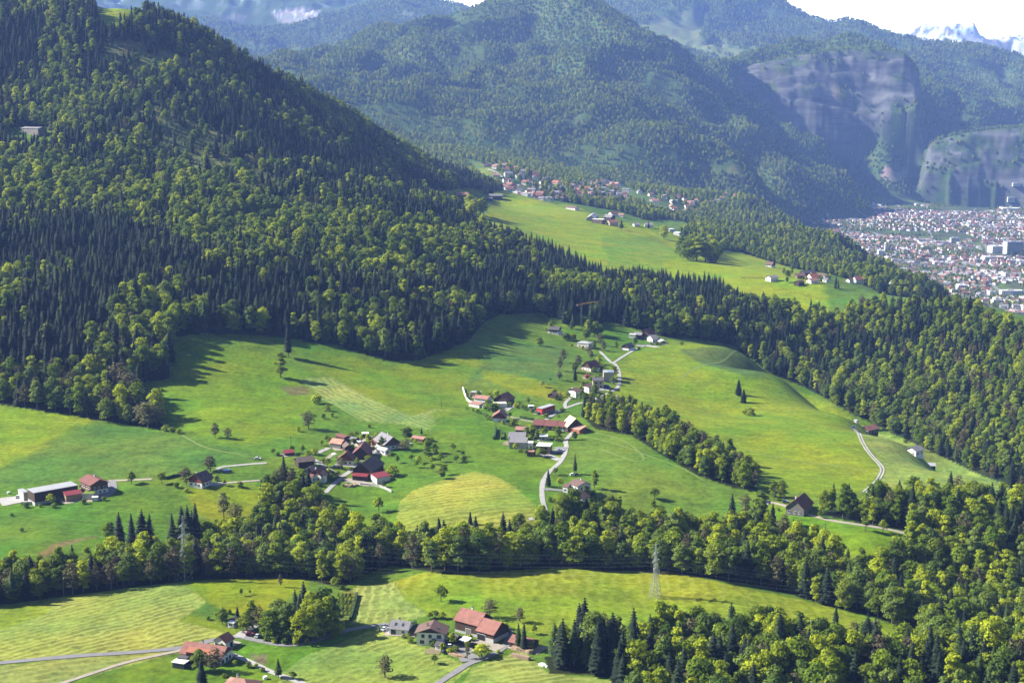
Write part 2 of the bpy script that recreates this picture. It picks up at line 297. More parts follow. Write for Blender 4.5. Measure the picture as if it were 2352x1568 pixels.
field([(2150,268),(2200,268),(2250,276),(2230,282),(2160,276)], (.150,.185,.060), y0=6500, y1=8300)
field([(2035,380),(2060,395),(2090,388),(2080,410),(2050,420),(2020,405)], (.30,.24,.19), y0=5800, y1=7200)
field([(620,28),(660,20),(735,26),(728,42),(690,56),(640,52)], (.30,.27,.24), y0=9000, y1=13000)
field([(500,34),(570,36),(560,52),(505,48)], (.22,.22,.16), y0=9000, y1=13000)

print('terrain', NA, NR, GZ.min(), GZ.max())
_gu, _gv = project(GX, GY, GZ)
TINT = np.empty((NR, NA, 3)); TINT[:] = G
MOW = np.zeros((NR, NA)); SU = np.zeros((NR, NA)); FLOW = np.zeros((NR, NA)); ROCK = np.zeros((NR, NA)); NOT = np.zeros((NR, NA), bool)
far4 = _R > 3300
TINT[far4] = (.075,.115,.026)
WOOD = np.zeros((NR, NA), bool)
for k, (poly, tint, mow, per, a, b, bend, flower, y0, y1) in enumerate(F_):
    yy_ = (GY > y0) & (GY < y1); m = inpoly(_gu, _gv, poly) & yy_
    if mow < .3 and k < NEARFIELDS:
        # grown meadows fade into each other: feathered, wavy edge
        fe = np.zeros((NR, NA)); wob = vnoise(GX / 24, GY / 24, 150 + k); wob2 = vnoise(GX / 9, GY / 9, 170 + k)
        hw = 1.0 if max(abs(a[0] - b[0]) for a, b in zip(poly, poly[1:])) > 120 else .5
        for q in range(7):
            fe += inpoly(_gu + hw * (14 * wob + 5 * wob2 + RNG.uniform(-9, 9)), _gv + hw * (5 * wob2 + 3 * wob + RNG.uniform(-4, 4)), poly) & yy_
        fe /= 7
        TINT = TINT * (1 - fe[..., None]) + np.array(tint) * fe[..., None]; MOW = MOW * (1 - fe) + mow * fe; FLOW = FLOW * (1 - fe) + flower * fe
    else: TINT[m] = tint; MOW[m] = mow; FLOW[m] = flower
    NOT |= m & (k >= NEARFIELDS)
    if a is not None:
        pa = ground(*a); pb = ground(*b); d = (pb - pa).to_2d().normalized(); nx, ny = -d.y, d.x
        t = (GX[m] - pa.x) * d.x + (GY[m] - pa.y) * d.y
        SU[m] = ((GX[m] - pa.x) * nx + (GY[m] - pa.y) * ny + bend * t * t) / per
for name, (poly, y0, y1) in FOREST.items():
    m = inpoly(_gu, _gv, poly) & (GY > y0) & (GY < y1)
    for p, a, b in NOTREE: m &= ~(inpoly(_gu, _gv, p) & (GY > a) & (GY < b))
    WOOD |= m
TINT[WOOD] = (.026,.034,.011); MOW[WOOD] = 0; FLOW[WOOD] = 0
for p, a, b in SHRUB:
    m = inpoly(_gu, _gv, p) & (GY > a) & (GY < b); TINT[m] = (.150,.170,.055)
# slope: bare rock on the faces of the far mountains
_dz = np.gradient(GZ, axis=0) / (np.gradient(_R, axis=0))
_dz2 = np.gradient(GZ, axis=1) / (np.gradient(_ga, axis=1) * _R)
SLOPE = np.hypot(_dz, _dz2)
CLIFF = WALL * smooth(fbm(GX / 85, GZ / 34, 57, 4) * 2.0 + .36 * smooth(SLOPE, .8, 1.8) - .02, -.1, .22)
ROCKY = smooth(SLOPE + .25 * vnoise(GX / 120, GZ / 60, 53), 1.0, 1.3) * (GY > 8200) * (GY < 11500)
ROCK = np.maximum(CLIFF, ROCKY * .8)
TINT = TINT * (1 - ROCK[..., None]) + np.array((.06,.06,.06)) * ROCK[..., None]
hot = np.exp(-(((_gu - 1912) / 13) ** 2 + ((_gv - 222) / 24) ** 2)) * (GY > 6000) * (GY < 8200)
TINT = TINT * (1 - hot[..., None]) + np.array((.40,.33,.26)) * hot[..., None]
SNOW = smooth(_R, 11500, 12500) * smooth(fbm(GX / 130, GY / 130, 61, 4) * 1.5 - .4 * (SLOPE - .5) + .30 * (_gu > 1850), -.12, .12) * smooth(GZ, 200, 380) * ((_gu > 1700) | (fbm(GX / 150, GY / 260, 65, 3) > .16))
TINT = TINT * (1 - SNOW[..., None]) + np.array((.82,.84,.88)) * SNOW[..., None]
bare = (_R > 11500) & (SNOW < .5) & (_gu > 1700); TINT[bare] = (.17,.18,.20)
sp = inpoly(_gu, _gv, [(625,25),(660,20),(735,26),(728,36),(690,34),(640,46)]) & (GY > 9000) & (vnoise(GX / 22, GY / 50, 71) > .05); TINT[sp] = (.6,.6,.62)
near_ = (~WOOD) & (_R < 3300); TINT[near_] *= np.array((1.10, 1.15, .85))
VALLEY = (town_flat > .5)
TINT[VALLEY] = np.where((vnoise(GX[VALLEY] / 60, GY[VALLEY] / 60, 81) > .25)[:, None], (.12,.165,.03), (.085,.105,.045))
# ------------------------------------------------------------------ materials
def newmat(name):
    m = bpy.data.materials.new(name); m.use_nodes = True
    nt = m.node_tree; b = nt.nodes['Principled BSDF']; b.inputs['Roughness'].default_value = .85
    b.inputs['Specular IOR Level'].default_value = .2
    return m, nt, b

def N(nt, t, **kw):
    n = nt.nodes.new(t)
    for k, v in kw.items():
        if k in n.inputs.keys() if isinstance(k, str) else False: n.inputs[k].default_value = v
        else: setattr(n, k, v)
    return n

def math_(nt, op, a, b=None, c=None, clamp=False):
    n = nt.nodes.new('ShaderNodeMath'); n.operation = op; n.use_clamp = clamp
    for i, s in enumerate((a, b, c)):
        if s is None: continue
        if isinstance(s, (int, float)): n.inputs[i].default_value = s
        else: nt.links.new(s, n.inputs[i])
    return n.outputs[0]

def mixc(nt, f, a, b, mode='MIX'):
    n = nt.nodes.new('ShaderNodeMix'); n.data_type = 'RGBA'; n.blend_type = mode
    for sock, s in ((n.inputs[0], f), (n.inputs[6], a), (n.inputs[7], b)):
        if isinstance(s, (int, float)): sock.default_value = s
        elif isinstance(s, tuple): sock.default_value = (*s, 1)
        else: nt.links.new(s, sock)
    return n.outputs[2]

def noise(nt, vec, scale, detail=2, rough=.5):
    n = nt.nodes.new('ShaderNodeTexNoise'); n.inputs['Scale'].default_value = scale; n.inputs['Detail'].default_value = detail; n.inputs['Roughness'].default_value = rough
    nt.links.new(vec, n.inputs['Vector']); return n.outputs['Fac']

def ramp(nt, f, lo, hi):
    n = nt.nodes.new('ShaderNodeMapRange'); n.inputs['From Min'].default_value = lo; n.inputs['From Max'].default_value = hi
    nt.links.new(f, n.inputs['Value']); return n.outputs['Result']

def attr(nt, name, out='Fac'):
    n = nt.nodes.new('ShaderNodeAttribute'); n.attribute_name = name; return n.outputs[out]

def make_ground_mat():
    m, nt, b = newmat('ground_cover')
    pos = N(nt, 'ShaderNodeTexCoord').outputs['Object']
    tint = attr(nt, 'tint', 'Color'); mow = attr(nt, 'mow'); su = attr(nt, 'swath'); fl = attr(nt, 'flower'); rock = attr(nt, 'rock')
    nA = noise(nt, pos, .30, 5, .75); nB = noise(nt, pos, .07, 3, .6); nC = noise(nt, pos, .018, 2)
    v = math_(nt, 'MULTIPLY', ramp(nt, nA, .3, .7), .66); v = math_(nt, 'ADD', v, .44)
    v2 = math_(nt, 'ADD', math_(nt, 'MULTIPLY', ramp(nt, nB, .25, .75), .56), .72)
    v = math_(nt, 'MULTIPLY', v, v2)
    mp = nt.nodes.new('ShaderNodeMapping'); mp.inputs['Rotation'].default_value = (0, 0, .55); mp.inputs['Scale'].default_value = (.035, .22, .1); nt.links.new(pos, mp.inputs['Vector'])
    nD = noise(nt, mp.outputs[0], 1.0, 4, .7)
    v = math_(nt, 'MULTIPLY', v, math_(nt, 'ADD', math_(nt, 'MULTIPLY', ramp(nt, nD, .3, .7), .34), .83))
    vv = nt.nodes.new('ShaderNodeCombineXYZ')
    nt.links.new(math_(nt, 'MULTIPLY', v, math_(nt, 'ADD', math_(nt, 'MULTIPLY', ramp(nt, nC, .3, .7), .45), .78)), vv.inputs[0]); nt.links.new(v, vv.inputs[1]); nt.links.new(v, vv.inputs[2])
    col = mixc(nt, 1.0, tint, vv.outputs[0], 'MULTIPLY')
    nE = noise(nt, pos, .028, 4, .65)
    col = mixc(nt, math_(nt, 'MULTIPLY', ramp(nt, nE, .42, .62), .5), col, mixc(nt, 1.0, col, (.62, .82, 1.15), 'MULTIPLY'))
    # cut swaths
    ph = math_(nt, 'ADD', su, math_(nt, 'ADD', math_(nt, 'MULTIPLY', nB, 2.2), math_(nt, 'MULTIPLY', nD, .7)))
    s = math_(nt, 'SINE', math_(nt, 'MULTIPLY', ph, 6.2832))
    s = ramp(nt, math_(nt, 'ADD', s, math_(nt, 'MULTIPLY', math_(nt, 'SUBTRACT', nA, .5), 2.2)), -.25, .85)
    s = math_(nt, 'MULTIPLY', math_(nt, 'MULTIPLY', s, mow, clamp=True), math_(nt, 'ADD', math_(nt, 'MULTIPLY', ramp(nt, nC, .36, .58), .8), .2))
    straw = mixc(nt, .5, mixc(nt, 1.0, tint, (1.35, 1.3, 1.35), 'MULTIPLY'), (.36, .36, .11))
    col = mixc(nt, math_(nt, 'MULTIPLY', s, .62), col, straw)
    # dandelions and buttercups
    fn = math_(nt, 'MULTIPLY', ramp(nt, noise(nt, pos, .045, 4, .6), .44, .62), ramp(nt, noise(nt, pos, .9, 2, .7), .35, .65))
    col = mixc(nt, math_(nt, 'MULTIPLY', math_(nt, 'MULTIPLY', fn, fl, clamp=True), .5), col, (.32, .30, .008))
    # rock strata
    sep = nt.nodes.new('ShaderNodeSeparateXYZ'); nt.links.new(pos, sep.inputs[0])
    cb = nt.nodes.new('ShaderNodeCombineXYZ')
    nt.links.new(math_(nt, 'MULTIPLY', sep.outputs[0], .004), cb.inputs[0]); nt.links.new(math_(nt, 'MULTIPLY', sep.outputs[1], .004), cb.inputs[1]); nt.links.new(math_(nt, 'MULTIPLY', sep.outputs[2], .035), cb.inputs[2])
    st = ramp(nt, noise(nt, cb.outputs[0], 1.0, 5, .65), .3, .7)
    cb2 = nt.nodes.new('ShaderNodeCombineXYZ')
    nt.links.new(math_(nt, 'MULTIPLY', sep.outputs[0], .016), cb2.inputs[0]); nt.links.new(math_(nt, 'MULTIPLY', sep.outputs[2], .004), cb2.inputs[2])
    st2 = ramp(nt, noise(nt, cb2.outputs[0], 1.0, 4, .6), .35, .7)
    rc = mixc(nt, math_(nt, 'MULTIPLY', st, math_(nt, 'ADD', math_(nt, 'MULTIPLY', st2, .5), .5)), (.05, .055, .045), (.30, .29, .285))
    col = mixc(nt, rock, col, mixc(nt, .65, col, rc))
    nt.links.new(col, b.inputs['Base Color'])
    bp = nt.nodes.new('ShaderNodeBump'); bp.inputs['Strength'].default_value = .35; bp.inputs['Distance'].default_value = .8
    nt.links.new(math_(nt, 'ADD', nA, math_(nt, 'MULTIPLY', s, .6)), bp.inputs['Height']); nt.links.new(bp.outputs[0], b.inputs['Normal'])
    b.inputs['Specular IOR Level'].default_value = .05
    return m

def mesh_np(name, verts, faces_flat, face_sizes, mats=(), midx=None, smooth_=False):
    me = bpy.data.meshes.new(name)
    me.vertices.add(len(verts)); me.vertices.foreach_set('co', np.asarray(verts, np.float32).ravel())
    fs = np.asarray(face_sizes, np.int32); ls = np.zeros(len(fs), np.int32); ls[1:] = np.cumsum(fs)[:-1]
    me.loops.add(len(faces_flat)); me.loops.foreach_set('vertex_index', np.asarray(faces_flat, np.int32))
    me.polygons.add(len(fs)); me.polygons.foreach_set('loop_start', ls); me.polygons.foreach_set('loop_total', fs)
    for m in mats: me.materials.append(m)
    if midx is not None: me.polygons.foreach_set('material_index', np.asarray(midx, np.int32))
    me.polygons.foreach_set('use_smooth', np.full(len(fs), smooth_))
    me.update(calc_edges=True); me.validate()
    return me

def link(name, data, parent=None, loc=None):
    o = bpy.data.objects.new(name, data); COL.objects.link(o)
    if parent is not None: o.parent = parent
    if loc is not None: o.location = loc
    return o

def tag(o, label=None, cat=None, group=None, kind=None):
    if label: o['label'] = label
    if cat: o['category'] = cat
    if group: o['group'] = group
    if kind: o['kind'] = kind
    return o

# ground sheet
idx = np.arange(NR * NA).reshape(NR, NA)
quads = np.stack([idx[:-1, :-1], idx[:-1, 1:], idx[1:, 1:], idx[1:, :-1]], -1).reshape(-1)
gm = mesh_np('ground', np.stack([GX, GY, GZ], -1).reshape(-1, 3), quads, np.full((NR - 1) * (NA - 1), 4), [make_ground_mat()], smooth_=True)
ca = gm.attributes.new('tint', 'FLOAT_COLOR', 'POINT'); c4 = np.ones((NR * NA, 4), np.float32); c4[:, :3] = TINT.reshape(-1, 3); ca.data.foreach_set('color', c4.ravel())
for nm, arr in (('mow', MOW), ('swath', SU), ('flower', FLOW), ('rock', ROCK)):
    gm.attributes.new(nm, 'FLOAT', 'POINT').data.foreach_set('value', arr.astype(np.float32).ravel())
tag(link('ground', gm), 'rolling meadows, wooded slopes and far mountains of the valley', kind='structure')

# ------------------------------------------------------------------ tree materials
def leaf_mat(name, c0, c1, trans=.35, hue=.0):
    m, nt, b = newmat(name)
    oi = nt.nodes.new('ShaderNodeObjectInfo'); ge = nt.nodes.new('ShaderNodeNewGeometry')
    r = oi.outputs['Random']; ri = ge.outputs['Random Per Island']
    col = mixc(nt, r, c0, c1)
    k = math_(nt, 'ADD', math_(nt, 'MULTIPLY', ri, .6), .7)
    cc = nt.nodes.new('ShaderNodeCombineXYZ')
    for i in range(3): nt.links.new(k, cc.inputs[i])
    col = mixc(nt, 1.0, col, cc.outputs[0], 'MULTIPLY')
    nt.links.new(col, b.inputs['Base Color']); b.inputs['Specular IOR Level'].default_value = .12; b.inputs['Roughness'].default_value = .7
    if trans:
        tr = nt.nodes.new('ShaderNodeBsdfTranslucent'); nt.links.new(mixc(nt, 1.0, col, (1.3, 1.25, .6), 'MULTIPLY'), tr.inputs['Color'])
        mx = nt.nodes.new('ShaderNodeMixShader'); mx.inputs[0].default_value = trans
        nt.links.new(b.outputs[0], mx.inputs[1]); nt.links.new(tr.outputs[0], mx.inputs[2]); nt.links.new(mx.outputs[0], nt.nodes['Material Output'].inputs['Surface'])
    return m
M = {}
M['spruce'] = leaf_mat('spruce_needles', (.007,.015,.008), (.018,.031,.012), .06)
M['leaf'] = leaf_mat('fresh_leaves', (.105,.175,.012), (.350,.400,.020), .42)
M['leaf_dark'] = leaf_mat('dark_leaves', (.062,.115,.012), (.185,.235,.018), .38)
M['leaf_olive'] = leaf_mat('olive_leaves', (.075,.130,.020), (.175,.235,.040), .36)
M['larch'] = leaf_mat('larch_needles', (.030,.055,.014), (.055,.085,.018), .15)
M['bud'] = leaf_mat('budding_twigs', (.085,.072,.038), (.12,.115,.045), .15)
M['young'] = leaf_mat('young_growth', (.15,.195,.060), (.22,.26,.085), .3)
M['copper'] = leaf_mat('copper_leaves', (.045,.018,.020), (.06,.025,.025), .2)
m, nt, b = newmat('bark'); pos = N(nt, 'ShaderNodeTexCoord').outputs['Object']
nt.links.new(mixc(nt, noise(nt, pos, 1.5, 3), (.06,.048,.036), (.16,.135,.11)), b.inputs['Base Color']); M['bark'] = m

# ------------------------------------------------------------------ tree shapes (metres, 20 m tall originals)
def kite_faces(P, ax, bx, shape='quad'):
    """P (n,3) centres, ax, bx half axes (n,3) -> verts, flat faces, sizes"""
    v = np.stack([P - ax - bx * .35, P - bx * .9 + ax * .1, P + ax - bx * .1, P + bx + ax * .15], 1)
    n = len(P); f = np.arange(n * 4)
    return v.reshape(-1, 3), f, np.full(n, 4)

def crown_leafy(rng, h=20.0, rad=5.0, base=.16, lobes=13, leaves=1500, size=.75, upright=1.0):
    C = []; R = []
    for i in range(lobes):
        t = (i + .5) / lobes
        zz = base + .09 + (1 - base - .24) * t
        prof = math.sin(math.pi * (.17 + .74 * t)) ** .55
        a = i * 2.4 + rng.uniform(-.5, .5); rr = rad * (.56 * prof) * rng.uniform(.55, 1.25)
        C.append((rr * math.cos(a), rr * math.sin(a), zz * h)); R.append(rad * rng.uniform(.30, .60) * (.55 + .45 * prof))
    C.append((0, 0, h * .88)); R.append(rad * .4); C.append((0, 0, h * .55)); R.append(rad * .62)
    C = np.array(C); R = np.array(R)
    pr = R ** 2 / (R ** 2).sum()
    k = rng.choice(len(C), leaves, p=pr)
    d = rng.normal(size=(leaves, 3)); d /= np.linalg.norm(d, axis=1)[:, None]; d[:, 2] = np.abs(d[:, 2]) * .75 + d[:, 2] * .25
    d /= np.linalg.norm(d, axis=1)[:, None]
    rr = R[k] * rng.uniform(.70, 1.12, leaves) * (1 + .16 * np.sin(d[:, 0] * 7 + k) * np.cos(d[:, 1] * 6 + k))
    P = C[k] + d * rr[:, None] * np.array((1, 1, .85 * upright))
    nrm = d + rng.normal(size=(leaves, 3)) * .45 + np.array((0, 0, .35)); nrm /= np.linalg.norm(nrm, axis=1)[:, None]
    t = np.cross(nrm, rng.normal(size=(leaves, 3))); t /= np.linalg.norm(t, axis=1)[:, None]
    s = size * rng.uniform(.6, 1.3, leaves)[:, None]
    return kite_faces(P, t * s, np.cross(nrm, t) * s * rng.uniform(.55, .95, leaves)[:, None])

def crown_spruce(rng, h=22.0, rad=3.3, base=.06, layers=25, per=13):
    V = []; F = []; S = []; off = 0
    # inner dark core
    ns = 8
    zs = np.array([base * h, h * .45, h * .97]); rs = np.array([rad * .52, rad * .34, .05])
    ring = np.array([[(r * math.cos(a), r * math.sin(a), z) for a in np.linspace(0, 2 * math.pi, ns, endpoint=False)] for z, r in zip(zs, rs)]).reshape(-1, 3)
    V.append(ring)
    for j in range(2):
        for i in range(ns):
            F += [j * ns + i, j * ns + (i + 1) % ns, (j + 1) * ns + (i + 1) % ns, (j + 1) * ns + i]; S.append(4)
    off = len(ring)
    for L in range(layers):
        t = (L + .5) / layers; z = h * (base + (1 - base) * t)
        r = rad * ((1 - t) ** .66) * (1 - .25 * max(0, .15 - t) / .15) * rng.uniform(.80, 1.14) + .12
        n = max(5, int(per * (1 - t * .5)))
        a0 = rng.uniform(0, 6.28)
        for i in range(n):
            a = a0 + i * 2 * math.pi / n + rng.uniform(-.2, .2); rr = r * rng.uniform(.72, 1.15)
            w = min(1.35, .26 * rr + .32) * rng.uniform(.8, 1.2); droop = rr * rng.uniform(.25, .5)
            c, s = math.cos(a), math.sin(a)
            up = h / layers * .75
            V.append(np.array([(0, 0, z + up * .6), (c * rr * .6 + s * w, s * rr * .6 - c * w, z - droop * .62), (c * rr, s * rr, z - droop), (c * rr * .6 - s * w, s * rr * .6 + c * w, z - droop * .62)]))
            F += [off, off + 1, off + 2, off + 3]; S.append(4); off += 4
    V.append(np.array([(-.12, 0, h * .95), (.12, .05, h * .95), (0, 0, h * 1.02)])); F += [off, off + 1, off + 2]; S.append(3)
    return np.concatenate(V), F, S

def tube_chain(pts, radii, n=6):
    V = []; F = []; S = []
    for k, (p, r) in enumerate(zip(pts, radii)):
        for i in range(n):
            a = 2 * math.pi * i / n; V.append((p[0] + r * math.cos(a), p[1] + r * math.sin(a), p[2]))
    for k in range(len(pts) - 1):
        for i in range(n):
            F += [k * n + i, k * n + (i + 1) % n, (k + 1) * n + (i + 1) % n, (k + 1) * n + i]; S.append(4)
    return np.array(V), F, S

def join(parts):
    V = []; F = []; S = []; off = 0
    for v, f, s in parts:
        V.append(np.asarray(v)); F.append(np.asarray(f) + off); S.append(np.asarray(s)); off += len(v)
    return np.concatenate(V), np.concatenate(F), np.concatenate(S)

def trunk(rng, h, r, limbs=5, spread=3.0, start=.3):
    parts = [tube_chain([(0, 0, -1.2), (0, 0, h * .3), (rng.uniform(-.2, .2), rng.uniform(-.2, .2), h * .65), (0, 0, h * .9)], [r * 1.25, r * .9, r * .55, r * .15], 7)]
    for i in range(limbs):
        a = i * 2.4 + rng.uniform(-.4, .4); z = h * (start + (.75 - start) * i / max(1, limbs)); L = spread * rng.uniform(.7, 1.1)
        c, s = math.cos(a), math.sin(a)
        parts.append(tube_chain([(0, 0, z), (c * L * .5, s * L * .5, z + L * .45), (c * L, s * L, z + L * .95)], [r * .42, r * .28, r * .1], 5))
    return join(parts)

PROTO = {}   # kind -> list of (crown mesh, trunk mesh)
def proto(kind, cm, tm): PROTO.setdefault(kind, []).append((cm, tm))
for i in range(6):
    rg = np.random.default_rng(100 + i)
    c = mesh_np('spruce_crown', *crown_spruce(rg, (22, 22, 23, 21, 22, 20)[i], (4.7, 5.3, 4.2, 5.6, 5.0, 4.4)[i], (.10, .05, .16, .04, .08, .2)[i], (25, 22, 27, 20, 17, 16)[i], (13, 13, 12, 14, 11, 9)[i]), [M['spruce' if i != 5 else 'larch']])
    proto('spruce', c, mesh_np('spruce_trunk', *trunk(rg, 20, .32, 0), [M['bark']]))
for i in range(8):
    rg = np.random.default_rng(200 + i)
    c = mesh_np('broadleaf_crown', *crown_leafy(rg, (20, 21, 18, 22, 19, 21, 17, 20)[i], (6.2, 5.2, 6.9, 4.6, 6.0, 5.6, 6.6, 5.0)[i], (.03, .06, .02, .04, .10, .02, .05, .12)[i], (15, 14, 18, 12, 16, 20, 11, 10)[i], 2300, .60), [M[('leaf', 'leaf', 'leaf_dark', 'leaf', 'leaf_olive', 'leaf', 'leaf_dark', 'leaf_olive')[i]]])
    proto('leafy', c, mesh_np('broadleaf_trunk', *trunk(rg, 16, .36, 5), [M['bark']]))
for i in range(2):
    rg = np.random.default_rng(300 + i)
    c = mesh_np('budding_crown', *crown_leafy(rg, 18, (4.8, 4.2)[i], .10, 14, 1100, .42), [M['bud']])
    proto('bud', c, mesh_np('budding_trunk', *trunk(rg, 15, .30, 9, 3.6, .25), [M['bark']]))
rg = np.random.default_rng(400)
proto('young', mesh_np('sapling_crown', *crown_leafy(rg, 9, 2.6, .05, 9, 420, .55), [M['young']]), None)
for i in range(2):
    rg = np.random.default_rng(500 + i)
    proto('fruit', mesh_np('fruit_tree_crown', *crown_leafy(rg, 6, (2.3, 2.0)[i], .28, 9, 420, .38), [M['leaf_dark' if i else 'leaf']]), mesh_np('fruit_tree_trunk', *trunk(rg, 5, .14, 4, 1.3, .3), [M['bark']]))
rg = np.random.default_rng(600)
proto('bush', mesh_np('bush_leaves', *crown_leafy(rg, 3, 1.9, -.05, 8, 380, .34, .9), [M['leaf_dark']]), None)
proto('bush', mesh_np('bush_leaves', *crown_leafy(rg, 3, 1.9, -.05, 8, 380, .34, .9), [M['leaf']]), None)
PH = {'spruce': 22, 'leafy': 20, 'bud': 18, 'young': 9, 'fruit': 6, 'bush': 3}
PW = {'spruce': 4.0, 'leafy': 5.8, 'bud': 4.5, 'young': 2.6, 'fruit': 2.2, 'bush': 1.9}

# ------------------------------------------------------------------ where the trees stand
def scatter(r0, r1, a0, a1, sp0, sp1=None):
    """jittered points between distances r0..r1 (m) and bearings a0..a1 (rad), spacing growing sp0 -> sp1"""
    sp1 = sp1 or sp0; X = []; Y = []
    r = r0; k = 0
    while r < r1:
        sp = sp0 + (sp1 - sp0) * (r - r0) / max(1, r1 - r0)
        n = int((a1 - a0) * r / sp)
        if n > 0:
            a = a0 + (np.arange(n) + .5 * (k % 2) + RNG.uniform(-.42, .42, n)) * sp / r
            rr = r + RNG.uniform(-.45, .45, n) * sp
            X.append(rr * np.sin(a)); Y.append(rr * np.cos(a))
        r += sp * .9; k += 1
    return np.concatenate(X), np.concatenate(Y)

TREES = []  # (kind, x, y, z, scale, scale_z, region)
REGP = {  # spacing near, far, share of spruce, share of budding, height scale lo, hi
 'hill': (7.8, 10.5, .68, .03, .70, 1.25), 'ledge': (7.0, 9.0, .55, .03, .75, 1.2), 'ravine': (7.2, 8.6, .16, .12, .50, .95), 'belt_west': (6.4, 6.4, .12, .12, .60, .95), 'belt_mid': (7.0, 7.0, .06, .16, .65, 1.0),
 'belt_east': (7.6, 7.6, .14, .06, .70, 1.08), 'east_wood': (7.8, 7.8, .14, .06, .65, 1.02), 'corner_wood': (7.0, 7.0, .22, .08, .75, 1.1), 'gully': (7.6, 7.6, .14, .12, .55, .85),
 'village_hills': (11, 14, .16, .05, .6, .95), 'saddle': (10, 12, .4, .1, .6, .95)}
for name, (poly, y0, y1) in FOREST.items():
    s0, s1, fs, fb, h0, h1 = REGP[name]
    us = [p[0] for p in poly]
    a0 = math.atan((max(min(us), -420) - GW / 2) / FOC) - .03; a1 = math.atan((min(max(us), 2760) - GW / 2) / FOC) + .03
    x, y = scatter(y0, y1 * 1.12, a0, a1, s0, s1)
    z = height(x, y); u, v = project(x, y, z)
    ok = inpoly(u, v, poly) & (y > y0) & (y < y1) & ~hidden(x, y, z, 30, .012)
    for p, a, b in NOTREE: ok &= ~(inpoly(u, v, p) & (y > a) & (y < b))
    if name == 'village_hills': ok &= z > -418
    if name in ('village_hills', 'saddle'):
        for p in VILLP: ok &= ~inpoly(u, v, p) | (RNG.random(len(x)) < .3)
    x, y, z, u, v = x[ok], y[ok], z[ok], u[ok], v[ok]; n = len(x)
    pn = vnoise(x / 75, y / 105, 91) * 1.25 + vnoise(x / 24, y / 24, 93) * .4
    ps = np.clip(fs + (.42 if name in ('hill', 'ledge', 'ravine', 'corner_wood') else .16) * pn, .03, .985)
    if name == 'hill':
        for p, a, b in LEAFY:
            m = inpoly(u, v, p) & (y > a) & (y < b); ps[m] = np.clip(.08 + .45 * pn[m], .02, .7)
        m = (v > 745) & (u > 400); ps[m] = np.clip(.45 + .4 * pn[m], .1, .9)
        m = (u < 420) & (v > 880); ps[m] = .15
    if name == 'ledge': m = v < 640; ps[m] = np.clip(.78 + .3 * pn[m], .2, 1)
    if name == 'corner_wood': m = u < 1430; ps[m] = .66
    pb = np.full(n, fb)
    if name == 'hill': pb[(u < 420) & (v > 880)] = .14
    rnd = RNG.random(n); kd = np.where(rnd < ps, 0, np.where(rnd < ps + (1 - ps) * pb * 2.0, 2, 1))
    sc = RNG.uniform(h0, h1, n) * (1 + .12 * vnoise(x / 40, y / 40, 95)); sz = sc * RNG.uniform(.9, 1.15, n)
    sc = np.where(kd == 0, sc * (1.18 if name == 'hill' else 1.05), sc)
    keep = np.ones(n, bool)
    for p, a, b in SHRUB:
        m = inpoly(u, v, p) & (y > a) & (y < b); q = RNG.random(n)
        kd[m & (q < .80)] = 3; sc[m & (kd == 3)] = RNG.uniform(.35, .85, (m & (kd == 3)).sum()); sz[m & (kd == 3)] = sc[m & (kd == 3)]
        keep &= ~(m & (q > .93))
    KN = ('spruce', 'leafy', 'bud', 'young')
    for i in np.nonzero(keep)[0]: TREES.append((KN[kd[i]], x[i], y[i], z[i], sc[i], sz[i], name))

def tree(kind, u, v, hpx=None, h=None, wide=1.0, region='single', label=None, group=None, ymax=1e9):
    """one tree whose foot shows at picture point (u, v) and which is hpx grid pixels (or h metres) tall"""
    p = ground(u, v, ymax=ymax); hh = h or hpx * (p.y * CP - p.z * SP) / FOC / CP * .98
    s = hh / PH[kind]; wide *= {'bud': 1.5, 'leafy': 1.15, 'fruit': 1.15}.get(kind, 1.0); TREES.append((kind, p.x, p.y, p.z, s * wide, s, region, label, group))
# ------------------------------------------------------------------ building materials
def bmat(name, c, c2=None, scale=.8, rough=.85, lines=None, spec=.2):
    m, nt, b = newmat(name); pos = N(nt, 'ShaderNodeTexCoord').outputs['Object']
    c2 = c2 or tuple(x * .72 for x in c)
    f = ramp(nt, noise(nt, pos, scale, 4, .6), .3, .7); col = mixc(nt, f, c2, c)
    col = mixc(nt, math_(nt, 'MULTIPLY', ramp(nt, noise(nt, pos, scale * .22, 2), .35, .7), .35), col, tuple(x * 1.15 for x in c))
    if lines:
        wv = nt.nodes.new('ShaderNodeTexWave'); wv.wave_type = 'BANDS'; wv.bands_direction = lines[0]; wv.inputs['Scale'].default_value = lines[1]; wv.inputs['Distortion'].default_value = .6; wv.inputs['Detail'].default_value = 1
        nt.links.new(pos, wv.inputs['Vector']); col = mixc(nt, math_(nt, 'MULTIPLY', wv.outputs['Fac'], lines[2]), col, tuple(x * .5 for x in c))
    nt.links.new(col, b.inputs['Base Color']); b.inputs['Roughness'].default_value = rough; b.inputs['Specular IOR Level'].default_value = spec
    M[name] = m; return m
bmat('white', (.70,.69,.67), (.58,.57,.55)); bmat('offwhite', (.66,.63,.57), (.54,.51,.45)); bmat('beige', (.47,.38,.29)); bmat('concrete', (.42,.41,.39)); bmat('greywall', (.33,.31,.30))
bmat('darkwood', (.075,.050,.036), lines=('X', .9, .5)); bmat('brownwood', (.155,.085,.048), lines=('Z', 1.2, .5)); bmat('redwood', (.20,.060,.040), lines=('Z', 1.2, .4)); bmat('lightwood', (.34,.235,.14), lines=('X', .9, .4)); bmat('greywood', (.19,.175,.165), lines=('Z', 1.0, .4))
